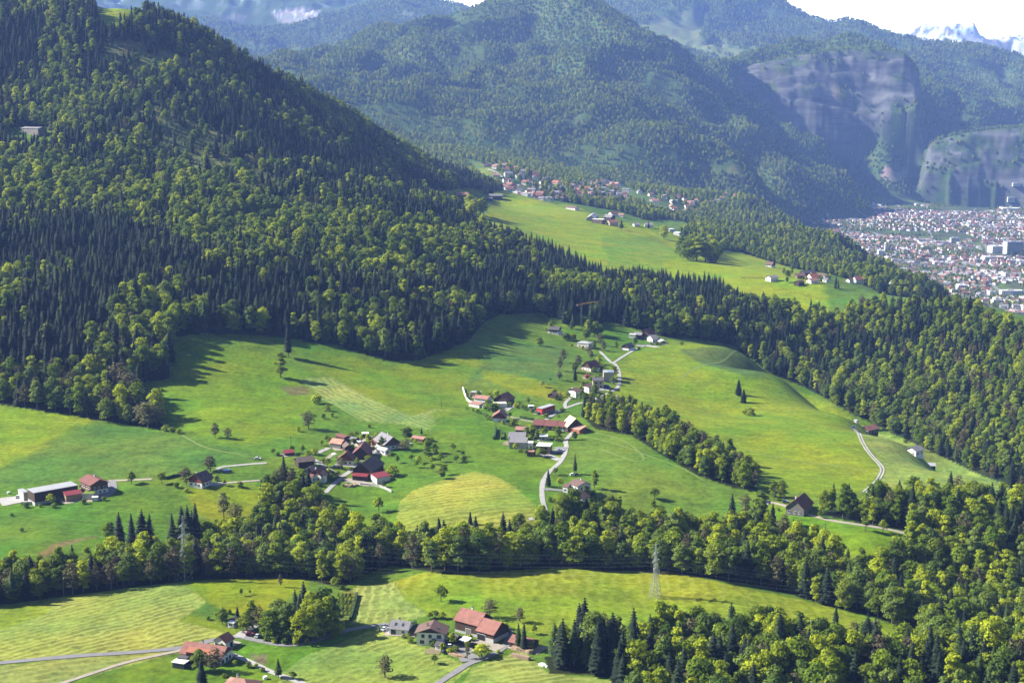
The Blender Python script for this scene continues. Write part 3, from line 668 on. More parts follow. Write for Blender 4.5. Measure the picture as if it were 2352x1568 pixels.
bmat('redtile', (.27,.125,.10), (.18,.08,.065), scale=.5); bmat('salmon', (.34,.185,.145), (.25,.13,.10), scale=.5); bmat('browntile', (.150,.095,.080), (.11,.07,.06)); bmat('redbrown', (.185,.075,.062), (.13,.055,.05)); bmat('greytile', (.205,.195,.205), (.15,.145,.155)); bmat('darktile', (.095,.088,.095))
bmat('rusty', (.46,.27,.20), (.27,.11,.075), scale=.35); bmat('oldbrown', (.155,.115,.095), (.10,.075,.066), scale=.4, lines=('X', .35, .4)); bmat('maroon', (.22,.035,.040), (.16,.028,.03), rough=.5, spec=.4); bmat('creamroof', (.58,.50,.31), (.50,.43,.27)); bmat('whiteroof', (.80,.80,.79), (.70,.70,.70)); bmat('greyroof', (.34,.345,.36), (.28,.285,.30), rough=.6); bmat('steelroof', (.27,.29,.32), rough=.5)
bmat('orange', (.36,.14,.085)); bmat('red', (.55,.05,.035)); bmat('teal', (.17,.30,.29)); bmat('blue', (.03,.05,.11), rough=.4); bmat('solar', (.10,.17,.42), rough=.25, spec=.5); bmat('turf', (.13,.19,.02)); bmat('logs', (.34,.25,.17), (.15,.10,.07), scale=2.5); bmat('asphalt', (.20,.195,.20), (.155,.15,.155), scale=.4); bmat('pale_concrete', (.36,.345,.33), (.25,.24,.23), scale=.4); bmat('gravel', (.33,.29,.235), (.23,.20,.16), scale=1.2); bmat('steel', (.32,.34,.32), (.22,.24,.22), rough=.5, spec=.4); bmat('hedge_green', (.035,.062,.014), (.018,.036,.010), scale=1.6); bmat('yellow', (.62,.34,.04)); bmat('tyre', (.02,.02,.02)); bmat('foil', (.75,.78,.80), rough=.4)
m, nt, b = newmat('glass_pane'); b.inputs['Base Color'].default_value = (.035,.045,.06,1); b.inputs['Roughness'].default_value = .12; b.inputs['Specular IOR Level'].default_value = .5; M['glass'] = m
def paint(name, c):
    m, nt, b = newmat(name); b.inputs['Base Color'].default_value = (*c, 1); b.inputs['Roughness'].default_value = .3; b.inputs['Specular IOR Level'].default_value = .5; M[name] = m
for nm, c in (('car_white', (.8,.8,.8)), ('car_silver', (.45,.48,.52)), ('car_black', (.015,.015,.02)), ('car_red', (.18,.012,.03)), ('car_blue', (.04,.08,.22)), ('car_grey', (.16,.17,.18))): paint(nm, c)

class MB:
    """collects faces, with a material slot per face"""
    def __init__(s): s.v = []; s.f = []; s.m = []; s.mats = []
    def slot(s, mat):
        mat = M[mat]
        if mat not in s.mats: s.mats.append(mat)
        return s.mats.index(mat)
    def poly(s, pts, mat):
        o = len(s.v); s.v += [tuple(p) for p in pts]; s.f.append(tuple(range(o, o + len(pts)))); s.m.append(s.slot(mat))
    def prism(s, base, top, mat, caps=True, topmat=None):
        n = len(base)
        for i in range(n): s.poly([base[i], base[(i + 1) % n], top[(i + 1) % n], top[i]], mat)
        if caps: s.poly(top, topmat or mat); s.poly(list(reversed(base)), mat)
    def box(s, x0, x1, y0, y1, z0, z1, mat, topmat=None):
        s.prism([(x0, y0, z0), (x1, y0, z0), (x1, y1, z0), (x0, y1, z0)], [(x0, y0, z1), (x1, y0, z1), (x1, y1, z1), (x0, y1, z1)], mat, True, topmat)
    def bar(s, a, b, w, mat):
        a = Vector(a); b = Vector(b); d = (b - a).normalized(); p = d.cross(Vector((0, 0, 1)))
        if p.length < .01: p = Vector((1, 0, 0))
        p.normalize(); q = d.cross(p); k = [(p + q) * w, (p - q) * w, (-p - q) * w, (-p + q) * w]
        s.prism([a + c for c in k], [b + c for c in k], mat)
    def xform(s, ang, off):
        c, n = math.cos(ang), math.sin(ang); s.v = [(x * c - y * n + off[0], x * n + y * c + off[1], z + off[2]) for x, y, z in s.v]; return s
    def mesh(s, name):
        me = bpy.data.meshes.new(name); me.from_pydata(s.v, [], s.f)
        for m in s.mats: me.materials.append(m)
        me.polygons.foreach_set('material_index', s.m); me.update(); return me

ZONES = {'A': (863.6,1368.9,.1797), 'B': (367.5,1359.75,.1797), 'C': (634,973.9,.15625), 'D': (0,1029,.22656), 'E': (1047.4,882,.1328), 'F': (1231,735,.1406), 'G': (1212.75,1029,.10545), 'H': (1699.7,1084,.1758), 'I': (1911,955.5,.125), 'J': (1699.7,532.9,.15625), 'K': (882,349,.1719), 'L': (1286,395,.1797), 'P': (0,0,1),
  'Q': (0,523.7,.3359), 'R': (781,1044.6,.3359), 'S': (1561.9,523.7,.3359), 'T': (0,1044.6,.3359), 'U': (496,1277,.15625)}
def zz(zone, x, y): a, b, s = ZONES[zone]; return a + x * s, b + y * s

def roof_axis(zone, x1, y1, x2, y2, rh, ymax=1e9, ymin=0):
    """ends of a ridge seen in the picture, rh metres above the ground below it -> centre on the ground, bearing, length"""
    (u1, v1), (u2, v2) = zz(zone, x1, y1), zz(zone, x2, y2)
    um, vm = (u1 + u2) / 2, (v1 + v2) / 2; sh = 30.
    for _ in range(6):
        p = ground(um, vm + sh, ymin, ymax); a, b = project(p.x, p.y, p.z + rh); sh += vm - b; um += ((u1 + u2) / 2 - a)
    z = p.z + rh
    def hit(u, v): dx, dy, dz = ray(u, v); t = z / dz; return Vector((dx * t, dy * t))
    e1, e2 = hit(u1, v1), hit(u2, v2); d = e2 - e1
    c = (e1 + e2) / 2
    return c.x, c.y, float(min(height(c.x, c.y), p.z + .5)), math.atan2(d.y, d.x), d.length

WIN = {}
def window_mesh(w, h, frame):
    k = (w, h, frame)
    if k not in WIN:
        m = MB(); m.box(-w / 2 - .12, w / 2 + .12, -.06, .02, -h / 2 - .12, h / 2 + .12, frame); m.box(-w / 2, w / 2, -.09, -.055, -h / 2, h / 2, 'glass'); m.box(-.04, .04, -.11, -.09, -h / 2, h / 2, frame)
        m.box(-w / 2 - .2, w / 2 + .2, -.16, .02, -h / 2 - .2, -h / 2 - .12, frame); WIN[k] = m.mesh('window')
    return WIN[k]

def block(root, x, y, z, ang, L, W, rh, pitch, wall, roof, rt='gable', over=.7, base=None, bh=2.7, win=2, frame='white', chim=0, door=None, gable=None, balcony=False, sky=0, upper=None, solar=False, dig=3.0, detail=True, maxwin=5):
    R0 = root.location; off = (x - R0.x, y - R0.y, z - R0.z)
    tp = math.tan(math.radians(pitch)); drop = W / 2 * tp if rt == 'gable' else (W / 2 * tp if rt == 'hip' else (W * tp if rt == 'shed' else 0))
    eh = rh - drop - (.25 if rt != 'flat' else .0)
    lx, ly = L / 2 - over, W / 2
    if lx < 1: lx = L / 2 * .8
    m = MB()
    wm = upper or wall
    def ring(z, o=0): return [(-lx - o, -ly - o, z), (lx + o, -ly - o, z), (lx + o, ly + o, z), (-lx - o, ly + o, z)]
    zb = -dig
    if base:
        m2 = MB(); m2.prism(ring(zb, .04), ring(bh, .04), base); link('ground_floor', m2.xform(ang, off).mesh('ground_floor'), root); z1 = bh
    else: z1 = zb
    m.prism(ring(z1), ring(eh), wall)
    if rt == 'gable':
        g = gable or wall
        for sx in (-1, 1):
            pts = [(sx * lx, -ly, eh), (sx * lx, ly, eh), (sx * lx, 0, eh + ly * tp)]; q = [(sx * (lx - .25), p[1], p[2]) for p in pts]
            m.prism(pts if sx > 0 else pts[::-1], q if sx > 0 else q[::-1], g)
    elif rt == 'shed':
        a = [(-lx, -ly, eh), (lx, -ly, eh), (lx, ly, eh), (-lx, ly, eh)]; b_ = [(-lx, -ly, eh + .01), (lx, -ly, eh + .01), (lx, ly, eh + drop), (-lx, ly, eh + drop)]; m.prism(a, b_, wall)
    link('wall', m.xform(ang, off).mesh('wall'), root)
    r = MB(); ox, oy, th = lx + over, ly + over * .9, .22
    if rt == 'gable':
        for s in (-1, 1):
            zt = eh + ly * tp + .06; ze = zt - (ly + over * .9) * tp
            up = [(-ox, 0, zt + th), (ox, 0, zt + th), (ox, s * oy, ze + th), (-ox, s * oy, ze + th)]; lo = [(p[0], p[1], p[2] - th) for p in up]
            if s > 0: up.reverse(); lo.reverse()
            up.reverse(); lo.reverse()
            r.prism(lo, up, roof)
    elif rt == 'hip':
        zt = eh + ly * tp; hx_ = max(.3, lx - ly * .8); e = [(-ox, -oy, eh), (ox, -oy, eh), (ox, oy, eh), (-ox, oy, eh)]; t = [(-hx_, 0, zt), (hx_, 0, zt)]
        r.poly([e[0], e[1], t[1], t[0]], roof); r.poly([e[2], e[3], t[0], t[1]], roof); r.poly([e[1], e[2], t[1]], roof); r.poly([e[3], e[0], t[0]], roof); r.prism([(p[0], p[1], p[2] - .2) for p in e], e, roof, False); r.poly([(p[0], p[1], p[2] - .2) for p in reversed(e)], roof)
    elif rt == 'shed':
        lo = [(-ox, -oy, eh - .1), (ox, -oy, eh - .1), (ox, oy, eh + drop + .12), (-ox, oy, eh + drop + .12)]; r.prism(lo, [(p[0], p[1], p[2] + th) for p in lo], roof)
    else:
        o = min(over, .35); r.box(-lx - o, lx + o, -ly - o, ly + o, eh, eh + .28, wall if roof == 'turf' else roof, roof); r.box(-lx + .3, lx - .3, -ly + .3, ly - .3, eh + .281, eh + .31, roof)
    ro = link('roof', r.xform(ang, off).mesh('roof'), root)
    ca, sa = math.cos(ang), math.sin(ang)
    def put(name, me, px, py, pz, rz, par=root):
        o = link(name, me, par, (px * ca - py * sa + off[0], px * sa + py * ca + off[1], pz + off[2])); o.rotation_euler = (0, 0, rz + ang); return o
    zr = lambda yy: eh + (ly - abs(yy)) * tp if rt in ('gable', 'hip') else eh
    for k in range(chim):
        cm_ = MB(); cx = (-.25 + .5 * k) * L * .5; cy_ = W * .14; cm_.box(cx - .4, cx + .4, cy_ - .4, cy_ + .4, zr(cy_) - .3, zr(0) + .9, 'offwhite'); cm_.box(cx - .5, cx + .5, cy_ - .5, cy_ + .5, zr(0) + .9, zr(0) + 1.05, 'darktile'); link('chimney', cm_.xform(ang, off).mesh('chimney'), ro)
    for k in range(sky):
        sm = MB(); xx = (-.2 + .35 * k) * L; yy = -ly * .5; t0 = .26; zc = zr(yy) + .15
        sm.prism([(xx - .5, yy - .7, zc - .7 * tp + .1), (xx + .5, yy - .7, zc - .7 * tp + .1), (xx + .5, yy + .7, zc + .7 * tp + .1), (xx - .5, yy + .7, zc + .7 * tp + .1)], [(xx - .5, yy - .7, zc - .7 * tp + .28), (xx + .5, yy - .7, zc - .7 * tp + .28), (xx + .5, yy + .7, zc + .7 * tp + .28), (xx - .5, yy + .7, zc + .7 * tp + .28)], 'glass'); link('skylight', sm.xform(ang, off).mesh('skylight'), ro)
    if solar:
        sm = MB(); sm.box(-lx * .2, lx * .8, -ly * .8, ly * .6, eh + .45, eh + .55, 'solar'); link('solar_panel', sm.xform(ang, off).mesh('solar_panel'), ro)
    if not detail: return
    sides = [(0, -ly, 0, lx * 2, eh), (0, ly, math.pi, lx * 2, eh), (lx, 0, math.pi / 2, ly * 2, eh), (-lx, 0, -math.pi / 2, ly * 2, eh)]
    to = Vector((-x, -y)).normalized(); first = True
    for sx, sy, rz, wd, hh in sides:
        nx_, ny_ = math.sin(rz + ang), -math.cos(rz + ang)
        if nx_ * to.x + ny_ * to.y < .08: continue
        fl = max(1, int(round(hh / 2.8))) if hh > 2.0 else 0
        tx_, ty_ = math.cos(rz), math.sin(rz)
        for f in range(fl):
            n = min(maxwin, max(1, int(wd / 3.2))) if win else 0
            if win == 1 and f < fl - 1: n = 0
            for i in range(n):
                q = (-.5 + (i + .5) / n) * wd * .88 + (.25 if (i + f) % 2 else -.15); zc = 1.55 + f * 2.75
                if zc + .8 > hh: continue
                if door and first and f == 0 and abs(q - door[2] * wd) < door[0] / 2 + .9: continue
                wsz = (1.25, 1.25) if (i + f) % 3 else (1.7, 1.25)
                put('window', window_mesh(*wsz, frame), sx + tx_ * q - math.sin(rz) * -.06 , sy + ty_ * q - math.cos(rz) * .06, zc, rz)
        if door and first:
            dm = MB(); dm.box(-door[0] / 2, door[0] / 2, -.08, .02, -.2, door[1], door[3] if len(door) > 3 else 'brownwood'); dm.box(-door[0] / 2 - .12, door[0] / 2 + .12, -.05, .02, -.2, door[1] + .12, frame)
            q = door[2] * wd; put('door', dm.mesh('door'), sx + tx_ * q + math.sin(rz) * .06, sy + ty_ * q - math.cos(rz) * .06, .2, rz)
        if balcony and (rz == balcony if isinstance(balcony, float) else first):
            bm_ = MB(); bm_.box(-wd * .46, wd * .46, -1.3, 0, -.15, 0, 'brownwood'); bm_.box(-wd * .46, wd * .46, -1.36, -1.28, 0, .95, 'brownwood'); bm_.box(-wd * .46, -wd * .44, -1.3, 0, 0, .95, 'brownwood'); bm_.box(wd * .44, wd * .46, -1.3, 0, 0, .95, 'brownwood')
            put('balcony', bm_.mesh('balcony'), sx, sy, 2.85, rz)
        first = False

def house(name, cat, label, zone, blocks, group=None, ymax=1e9, ymin=0):
    root = None
    for bl in blocks:
        x1, y1, x2, y2, rh, W, pitch, wall, roof = bl[:9]; kw = dict(bl[9]) if len(bl) > 9 else {}
        x, y, z, ang, L = roof_axis(zone, x1, y1, x2, y2, rh, ymax, ymin)
        L = kw.pop('L', L); z += kw.pop('up', 0)
        if root is None:
            root = link(name, None); root.location = (x, y, z); root.empty_display_size = 1; tag(root, label, cat, group)
        block(root, x, y, z, ang, L, W, rh, pitch, wall, roof, **kw)
    if zone in 'ABCDEFGH': YARDS.append((root.location.x, root.location.y, ang, L, W, zone))
    return root
YARDS = []

# ------------------------------------------------------------------ farms and houses, group by group (ridge ends as read off the photograph)
house('house', 'house', 'small white house with grey roof beside the two parked cars', 'A', [(196,294,452,318,5.4,8.2,32,'white','greytile',dict(chim=1, door=(2.4,2.2,-.28,'glass'), sky=2, over=.4))])
house('house', 'house', 'large white three storey house with wide brown gable roof and dark wooden gable', 'A', [(688,408,745,296,8.4,12.4,21,'white','browntile',dict(gable='darkwood', chim=1, over=1.1, sky=1, maxwin=4, frame='darkwood'))])
house('barn', 'barn', 'big dark timber barn with salmon tiled roof in two steps', 'A', [(1092,136,1405,216,9.6,11.5,33,'darkwood','redtile',dict(base='concrete', bh=1.0, win=0, door=(3,2.6,.1,'greywood'), over=.7, chim=1)), (1375,268,1612,330,8.4,11.5,33,'darkwood','redtile',dict(base='concrete', bh=2.0, win=0, door=(4.4,2.7,-.25,'tyre'), over=.7))])
house('garage', 'garage', 'low dark roofed garage in front of the big white three storey house', 'A', [(772,568,868,582,3.2,5,20,'white','darktile',dict(win=1, chim=0, over=.4))])
house('carport', 'carport', 'dark open carport with white edged gable roof in the barn yard', 'A', [(985,462,1062,500,3.8,6,28,'darkwood','darktile',dict(win=0, over=.6)), (1090,520,1190,548,3.0,3.5,8,'darkwood','whiteroof',dict(win=0, rt='shed', over=.3))])
house('shed', 'shed', 'long wood shed with faded red roof behind the log pile', 'A', [(1745,480,2040,546,4.6,7.5,26,'darkwood','redtile',dict(win=0, over=.6))])
house('farmhouse', 'farmhouse', 'long white farmhouse with red roof and flat dormer strip behind the bare tree', 'B', [(322,618,862,690,7.4,10.5,31,'white','redtile',dict(gable='brownwood', chim=1, over=.7, upper=None, frame='darkwood', maxwin=6)), (350,716,690,760,6.1,3.6,8,'darkwood','orange',dict(rt='shed', win=0, over=.3, detail=False)), (238,812,385,826,3.2,4.4,0,'darkwood','darktile',dict(rt='flat', win=0)), (168,868,352,896,2.6,3.6,0,'glass','whiteroof',dict(rt='flat', win=0))])
house('house', 'house', 'little white gabled house with reddish roof at the road fork', 'B', [(748,562,872,497,6.0,6.6,34,'white','redtile',dict(win=1, over=.6, frame='darkwood', door=(1.5,2.1,.2,'tyre')))])
house('shed', 'shed', 'tiny white and dark garden shed beside the lime green tree', 'B', [(905,330,975,300,3.2,3.5,25,'greywood','darktile',dict(win=0, over=.3)), (880,372,965,384,2.4,2.6,0,'white','whiteroof',dict(rt='flat', win=1, over=.2))])
house('house', 'house', 'house with orange hipped roof cut off by the bottom edge', 'B', [(930,1078,1110,1098,5.6,11.5,27,'white','salmon',dict(rt='hip', L=15, chim=1, over=.8))])
# barn hamlet
house('shed', 'shed', 'small shed with bright red sheet roof above the long grey barn', 'C', [(110,392,262,376,3.0,4.6,12,'darkwood','maroon',dict(rt='shed', win=0, over=.3))])
house('barn', 'barn', 'long weathered barn with grey brown roof beside the wooded thicket', 'C', [(280,488,548,458,6.4,8.5,25,'darkwood','oldbrown',dict(win=0, over=.9))])
house('house', 'house', 'white house with brown cross gabled roof and side wing below the long grey barn', 'C', [(560,668,690,618,7.6,9,35,'white','redbrown',dict(chim=1, gable='brownwood', over=.8)), (655,700,700,668,6.8,5,38,'white','salmon',dict(win=1, over=.5)), (480,722,560,735,5.0,5,30,'white','redbrown',dict(win=1, over=.5)), (470,640,540,596,5.6,6,30,'darkwood','darktile',dict(win=0, over=.4))])
house('barn', 'barn', 'old barn with rust streaked pale roof and brown side wing', 'C', [(826,200,1005,224,5.8,7.5,32,'greywood','rusty',dict(win=0, over=.5)), (1005,232,1075,300,5.2,6,30,'darkwood','oldbrown',dict(win=0, over=.4))])
house('barn', 'barn', 'long low open shed with brown roof at the upper edge of the hamlet', 'C', [(915,132,1050,172,4.2,5.5,16,'darkwood','redbrown',dict(win=0, over=.5)), (1060,172,1195,196,4.0,5.5,16,'darkwood','greytile',dict(win=0, over=.5))])
house('barn', 'barn', 'dark brown steep roofed barn in the middle of the hamlet', 'C', [(1235,340,1300,246,8.6,11,40,'darkwood','redbrown',dict(win=0, over=.8))])
house('house', 'house', 'house with maroon roof and white ground floor behind the budding yard tree', 'C', [(1010,430,1060,376,8.0,11.5,36,'redwood','redbrown',dict(base='white', bh=2.8, over=.9, win=1))])
house('barn', 'barn', 'largest barn of the hamlet with streaked brown roof and two maroon lean-to roofs', 'C', [(1250,572,1455,452,10.0,12.5,36,'darkwood','oldbrown',dict(over=.9, win=0)), (1140,700,1362,716,4.6,6.5,12,'darkwood','maroon',dict(rt='shed', win=0, over=.4)), (1430,744,1640,704,4.8,7,10,'offwhite','maroon',dict(rt='shed', win=0, over=.4))])
house('house', 'house', 'large timber house with dark grey roof and orange annex above the hamlet yard', 'C', [(1552,106,1722,188,8.8,12,36,'brownwood','greytile',dict(base='white', bh=2.6, over=1.0, chim=1, sky=2, balcony=True)), (1382,212,1450,236,3.6,4,0,'orange','orange',dict(rt='flat', win=0))])
house('house', 'house', 'little white cottage with pale grey roof below the large timber house', 'C', [(1510,318,1650,352,4.4,5,30,'white','greyroof',dict(win=1, over=.5))])
house('shed', 'shed', 'small shed with salmon roof next to a lone dark spruce', 'C', [(2018,158,2200,186,3.4,5,24,'brownwood','salmon',dict(win=0, over=.4))])
house('shed', 'shed', 'white roofed open shelter beside the long low shed', 'C', [(1262,132,1362,128,3.2,4.5,0,'darkwood','whiteroof',dict(rt='flat', win=0, over=.3))])
house('shed', 'shed', 'flat white shed between the rust streaked barn and the dark barn', 'C', [(1120,246,1236,262,2.6,3.5,0,'offwhite','whiteroof',dict(rt='flat', win=0, over=.2))])
# farm on the left slope
house('farm_shed', 'farm building', 'huge dark timber shed with flat grey sheet roof', 'D', [(308,436,756,357,7.2,11,0,'darkwood','greyroof',dict(rt='flat', win=0, over=.3, base='concrete', bh=1.4)), (205,436,262,426,5.2,9,0,'concrete','greyroof',dict(rt='flat', win=0, over=.3))])
house('annex', 'annex', 'light timber annex with red sheet roof against the huge dark shed', 'D', [(648,452,826,426,5.0,5.5,10,'lightwood','maroon',dict(rt='shed', win=0, over=.4))])
house('chalet', 'house', 'brown timber chalet with reddish gable roof beside the huge dark shed', 'D', [(890,258,1012,316,9.6,11,24,'brownwood','redbrown',dict(base='offwhite', bh=3.0, over=1.2, chim=1, balcony=True))])
house('garage', 'garage', 'concrete garage with bright green turf roof below the timber chalet', 'D', [(850,448,965,448,3.2,7.5,0,'concrete','turf',dict(rt='flat', win=0, over=.2))])
house('shed', 'shed', 'small concrete shed on the slope below the turf roofed garage', 'D', [(930,496,996,492,2.2,3,0,'offwhite','offwhite',dict(rt='flat', win=0, over=.2))])
house('house', 'house', 'brown house with big dark roof and white base between two bare trees', 'D', [(1965,262,2092,216,8.4,10,36,'redwood','browntile',dict(base='white', bh=2.7, over=1.0, sky=2, chim=1))])
# village along the bending lane
house('house', 'house', 'modern white house with salmon roof and terrace inside the white retaining wall', 'E', [(345,180,585,204,6.6,9,20,'white','salmon',dict(over=.6)), (250,300,440,330,3.4,5,8,'white','salmon',dict(rt='shed', win=0, over=.3))])
house('shelter', 'shelter', 'flat grey roofed shelter behind the modern salmon roofed house', 'E', [(260,130,425,142,3.4,5,0,'lightwood','greyroof',dict(rt='flat', win=0, over=.4))])
house('house', 'house', 'dark timber house with red brown roof and orange dormer', 'E', [(760,180,900,124,8.2,12,34,'darkwood','redbrown',dict(over=.8, win=1)), (855,190,905,162,6.9,4,36,'redwood','salmon',dict(win=0, over=.3))])
house('garage', 'garage', 'long white garage wall with terrace roof below the dark timber house', 'E', [(650,330,870,322,3.2,6,0,'white','offwhite',dict(rt='flat', win=0, over=.2))])
house('house', 'house', 'red brown gabled house with white ground floor at the lower hedge', 'E', [(745,486,772,424,7.8,9.5,34,'redwood','redtile',dict(base='white', bh=2.8, over=.8, win=1, L=11))])
house('shed', 'shed', 'small teal green garden shed beside the red flat roofed hall', 'E', [(1250,374,1345,372,3.2,4,0,'teal','foil',dict(rt='flat', win=0, over=.2))])
house('hall', 'hall', 'long bright red hall with grey flat roof by the lane', 'E', [(1440,420,1670,352,4.6,5,0,'red','greyroof',dict(rt='flat', win=2, over=.3))])
house('hut', 'hut', 'dark low hut on the grass below the orchard', 'E', [(1640,152,1720,124,4.4,6.5,26,'darkwood','browntile',dict(win=0, over=.6))])
house('house', 'house', 'white house with flat brown gable roof at the driveway loop', 'E', [(1990,74,2100,56,6.8,9.5,20,'white','browntile',dict(gable='darkwood', over=.9, chim=1))])
house('row_house', 'house', 'long row house with patched red brown roof in three sections', 'E', [(1352,602,1538,612,6.6,9,34,'brownwood','redbrown',dict(over=.4, chim=1)), (1545,612,1768,626,6.8,9.5,34,'brownwood','redbrown',dict(over=.4)), (1772,632,1945,644,6.6,9,34,'brownwood','redbrown',dict(over=.4, base='white', bh=2.5))])
house('barn', 'barn', 'steep barn with cream coloured metal roof and orange gate', 'E', [(1975,535,2070,590,10.0,12,42,'darkwood','creamroof',dict(over=.7, win=0, L=12)), (2000,690,2200,735,5.0,7,14,'orange','rusty',dict(rt='shed', win=0, over=.4))])
house('house', 'house', 'narrow house with bright orange roof behind the stacked grey houses', 'E', [(1032,724,1296,734,6.4,7.5,24,'darkwood','salmon',dict(over=.5))])
house('terrace_house', 'house', 'stacked grey terrace house with two grey roofs and tall blank wall', 'E', [(905,845,1210,852,7.4,7,14,'white','greytile',dict(rt='shed', over=.4)), (925,935,1236,945,6.6,7,14,'greywall','greytile',dict(rt='shed', over=.3, win=1, dig=5))])
house('garage', 'garage', 'flat white roofed garage in front of the long row house', 'E', [(1445,888,1588,890,3.0,6.5,0,'greywall','whiteroof',dict(rt='flat', win=1, over=.2))])
house('house', 'house', 'modern villa with bright white flat roof and timber front', 'E', [(1405,1040,1650,1052,5.6,9.5,0,'lightwood','whiteroof',dict(rt='flat', win=2, over=.35, frame='darkwood'))])
house('tower_house', 'house', 'narrow white flat roofed tower house with little salmon porch roof', 'E', [(1235,1004,1345,1006,7.0,4.5,0,'white','whiteroof',dict(rt='flat', win=2)), (1235,1130,1365,1140,4.0,4,18,'brownwood','salmon',dict(win=0, over=.3))])
# upper hamlet
house('chalet', 'house', 'chalet in deep shade at the forest edge', 'F', [(220,100,400,110,7.0,9,25,'darkwood','darktile',dict(base='white', bh=2.5, over=.9))])
house('house', 'house', 'pale bungalow with light grey hipped roof by the tree group', 'F', [(755,334,850,342,6.0,10,14,'offwhite','greyroof',dict(rt='hip', L=13, over=.6))])
house('house', 'house', 'maroon roofed farmhouse half hidden by trees above the modern cube', 'F', [(860,668,935,655,8.4,11,42,'darkwood','redbrown',dict(base='offwhite', bh=2.6, over=.8, L=13, win=1))])
house('house', 'house', 'beige modern cube house with blue solar panels on its flat roof', 'F', [(1095,838,1270,838,7.6,10,0,'beige','greyroof',dict(rt='flat', over=.3, solar=True, win=1, frame='darkwood'))])
house('house', 'house', 'beige house with dark lean roof below the modern cube', 'F', [(920,950,1110,950,7.4,9,6,'beige','darktile',dict(rt='shed', over=.4, frame='darkwood'))])
house('house', 'house', 'white house with brown roof next to the beige houses', 'F', [(790,1048,890,1030,6.6,9.5,22,'white','browntile',dict(gable='darkwood', over=.8))])
house('farmhouse', 'farmhouse', 'large farmhouse with high maroon roof on the meadow crest', 'F', [(1770,148,1870,118,9.8,13,42,'darkwood','redbrown',dict(over=.8, win=1, L=15)), (1610,192,1745,200,6.0,8,26,'darkwood','greytile',dict(win=0, over=.5)), (1850,242,1960,232,7.4,10,30,'white','greytile',dict(over=.8, base='white')), (1525,228,1640,234,3.8,6,0,'offwhite','offwhite',dict(rt='flat', win=0, over=.3))])
house('shed', 'shed', 'lean shed with pale roof at the end of the crest farm', 'F', [(1990,300,2070,330,4.0,5,14,'greywood','greyroof',dict(rt='shed', win=0, over=.3))])
house('barn', 'barn', 'small dark barn below the crest farm beside a round tree', 'F', [(1450,392,1555,362,6.2,8,34,'darkwood','darktile',dict(base='white', bh=2, win=0, over=.7))])
house('shed', 'shed', 'little red shed on the lawn beside the beige houses', 'F', [(800,902,880,898,2.6,4,0,'redwood','maroon',dict(rt='flat', win=0, over=.2))])
house('shed', 'shed', 'small white shed beside the lane where the gully trees begin', 'F', [(1272,1222,1335,1230,3.2,5,20,'white','salmon',dict(win=0, over=.4))])
# pair of white houses on the bend
house('house', 'house', 'upper of two white houses with low brown roof and side garage', 'G', [(1045,655,1245,738,8.2,9.6,20,'white','browntile',dict(chim=1, over=1.0, balcony=True)), (800,768,930,790,4.6,6,14,'white','browntile',dict(win=1, over=.5))])
house('house', 'house', 'lower of two white houses with steep brown roof and dark gable', 'G', [(1010,985,1185,898,7.4,9.6,30,'white','browntile',dict(gable='darkwood', chim=1, over=1.0))])
# right side
house('barn', 'barn', 'weathered grey gabled barn house with red brown roof by the gravel lane', 'H', [(715,360,842,262,9.4,11,42,'greywood','redbrown',dict(over=.8, win=1, chim=1))])
house('shed', 'shed', 'small shed at the junction of the pale concrete track', 'H', [(262,322,322,326,3.2,4.5,10,'brownwood','offwhite',dict(rt='shed', win=0, over=.3))])
house('house', 'house', 'house with orange roof almost hidden in the trees below the pale meadow', 'H', [(1800,268,1870,262,7.5,9,35,'white','salmon',dict(over=.6, L=12))])
house('house', 'house', 'low house with faded red roof at the head of the meadow track', 'I', [(640,172,740,152,6.0,9,28,'darkwood','redtile',dict(over=.8, L=13, win=1))], ymax=1150)
house('shed', 'shed', 'little pale shed beside the head of the meadow track', 'I', [(420,30,480,40,3.0,4,15,'offwhite','greyroof',dict(win=0, over=.3))], ymax=1150)
house('house', 'house', 'small house with bluish grey gable roof at the edge of the pale meadow', 'I', [(1480,556,1560,536,6.0,9,24,'white','greytile',dict(over=.9, L=11))], ymax=1100)
house('house', 'house', 'dark house with pale flat pitched roof at the edge of the pale meadow', 'I', [(1735,605,1910,608,5.8,7.5,20,'darkwood','greyroof',dict(over=.6))], ymax=1100)
# plateau hamlet
P0 = dict(ymin=1480, ymax=2100)
house('chalet', 'house', 'brown chalet above the plateau meadow at the wood edge', 'J', [(400,432,500,440,8,12,30,'brownwood','browntile',dict(over=1, base='white'))], **P0)
house('house', 'house', 'white and grey house standing alone at the end of the plateau field path', 'J', [(420,640,520,632,7,10,22,'white','greytile',dict(over=1, L=14))], **P0)
house('house', 'house', 'house with brown roof left of the orange roof in the plateau hamlet', 'J', [(820,602,945,600,7,9,30,'brownwood','browntile',dict(over=.8))], **P0)
house('house', 'house', 'house with glowing orange red roof in the plateau hamlet', 'J', [(1010,608,1130,600,8.5,11,38,'white','orange',dict(over=.8, base='white', chim=1))], **P0)
house('house', 'house', 'lower white house with salmon roof in front of the orange red roof', 'J', [(1005,680,1125,670,6,9,30,'white','salmon',dict(over=.8))], **P0)
house('barn', 'barn', 'long dark roofed barn at the rear of the plateau hamlet', 'J', [(905,565,1085,552,8,10,32,'darkwood','darktile',dict(over=.6, win=0))], **P0)
house('house', 'house', 'house with grey brown roof at the east end of the plateau hamlet', 'J', [(1150,600,1280,615,7,9,28,'offwhite','browntile',dict(over=.8))], **P0)
house('house', 'house', 'small white house with grey roof below the east end of the plateau hamlet', 'J', [(1230,672,1300,680,5,7,26,'white','greytile',dict(over=.5))], **P0)
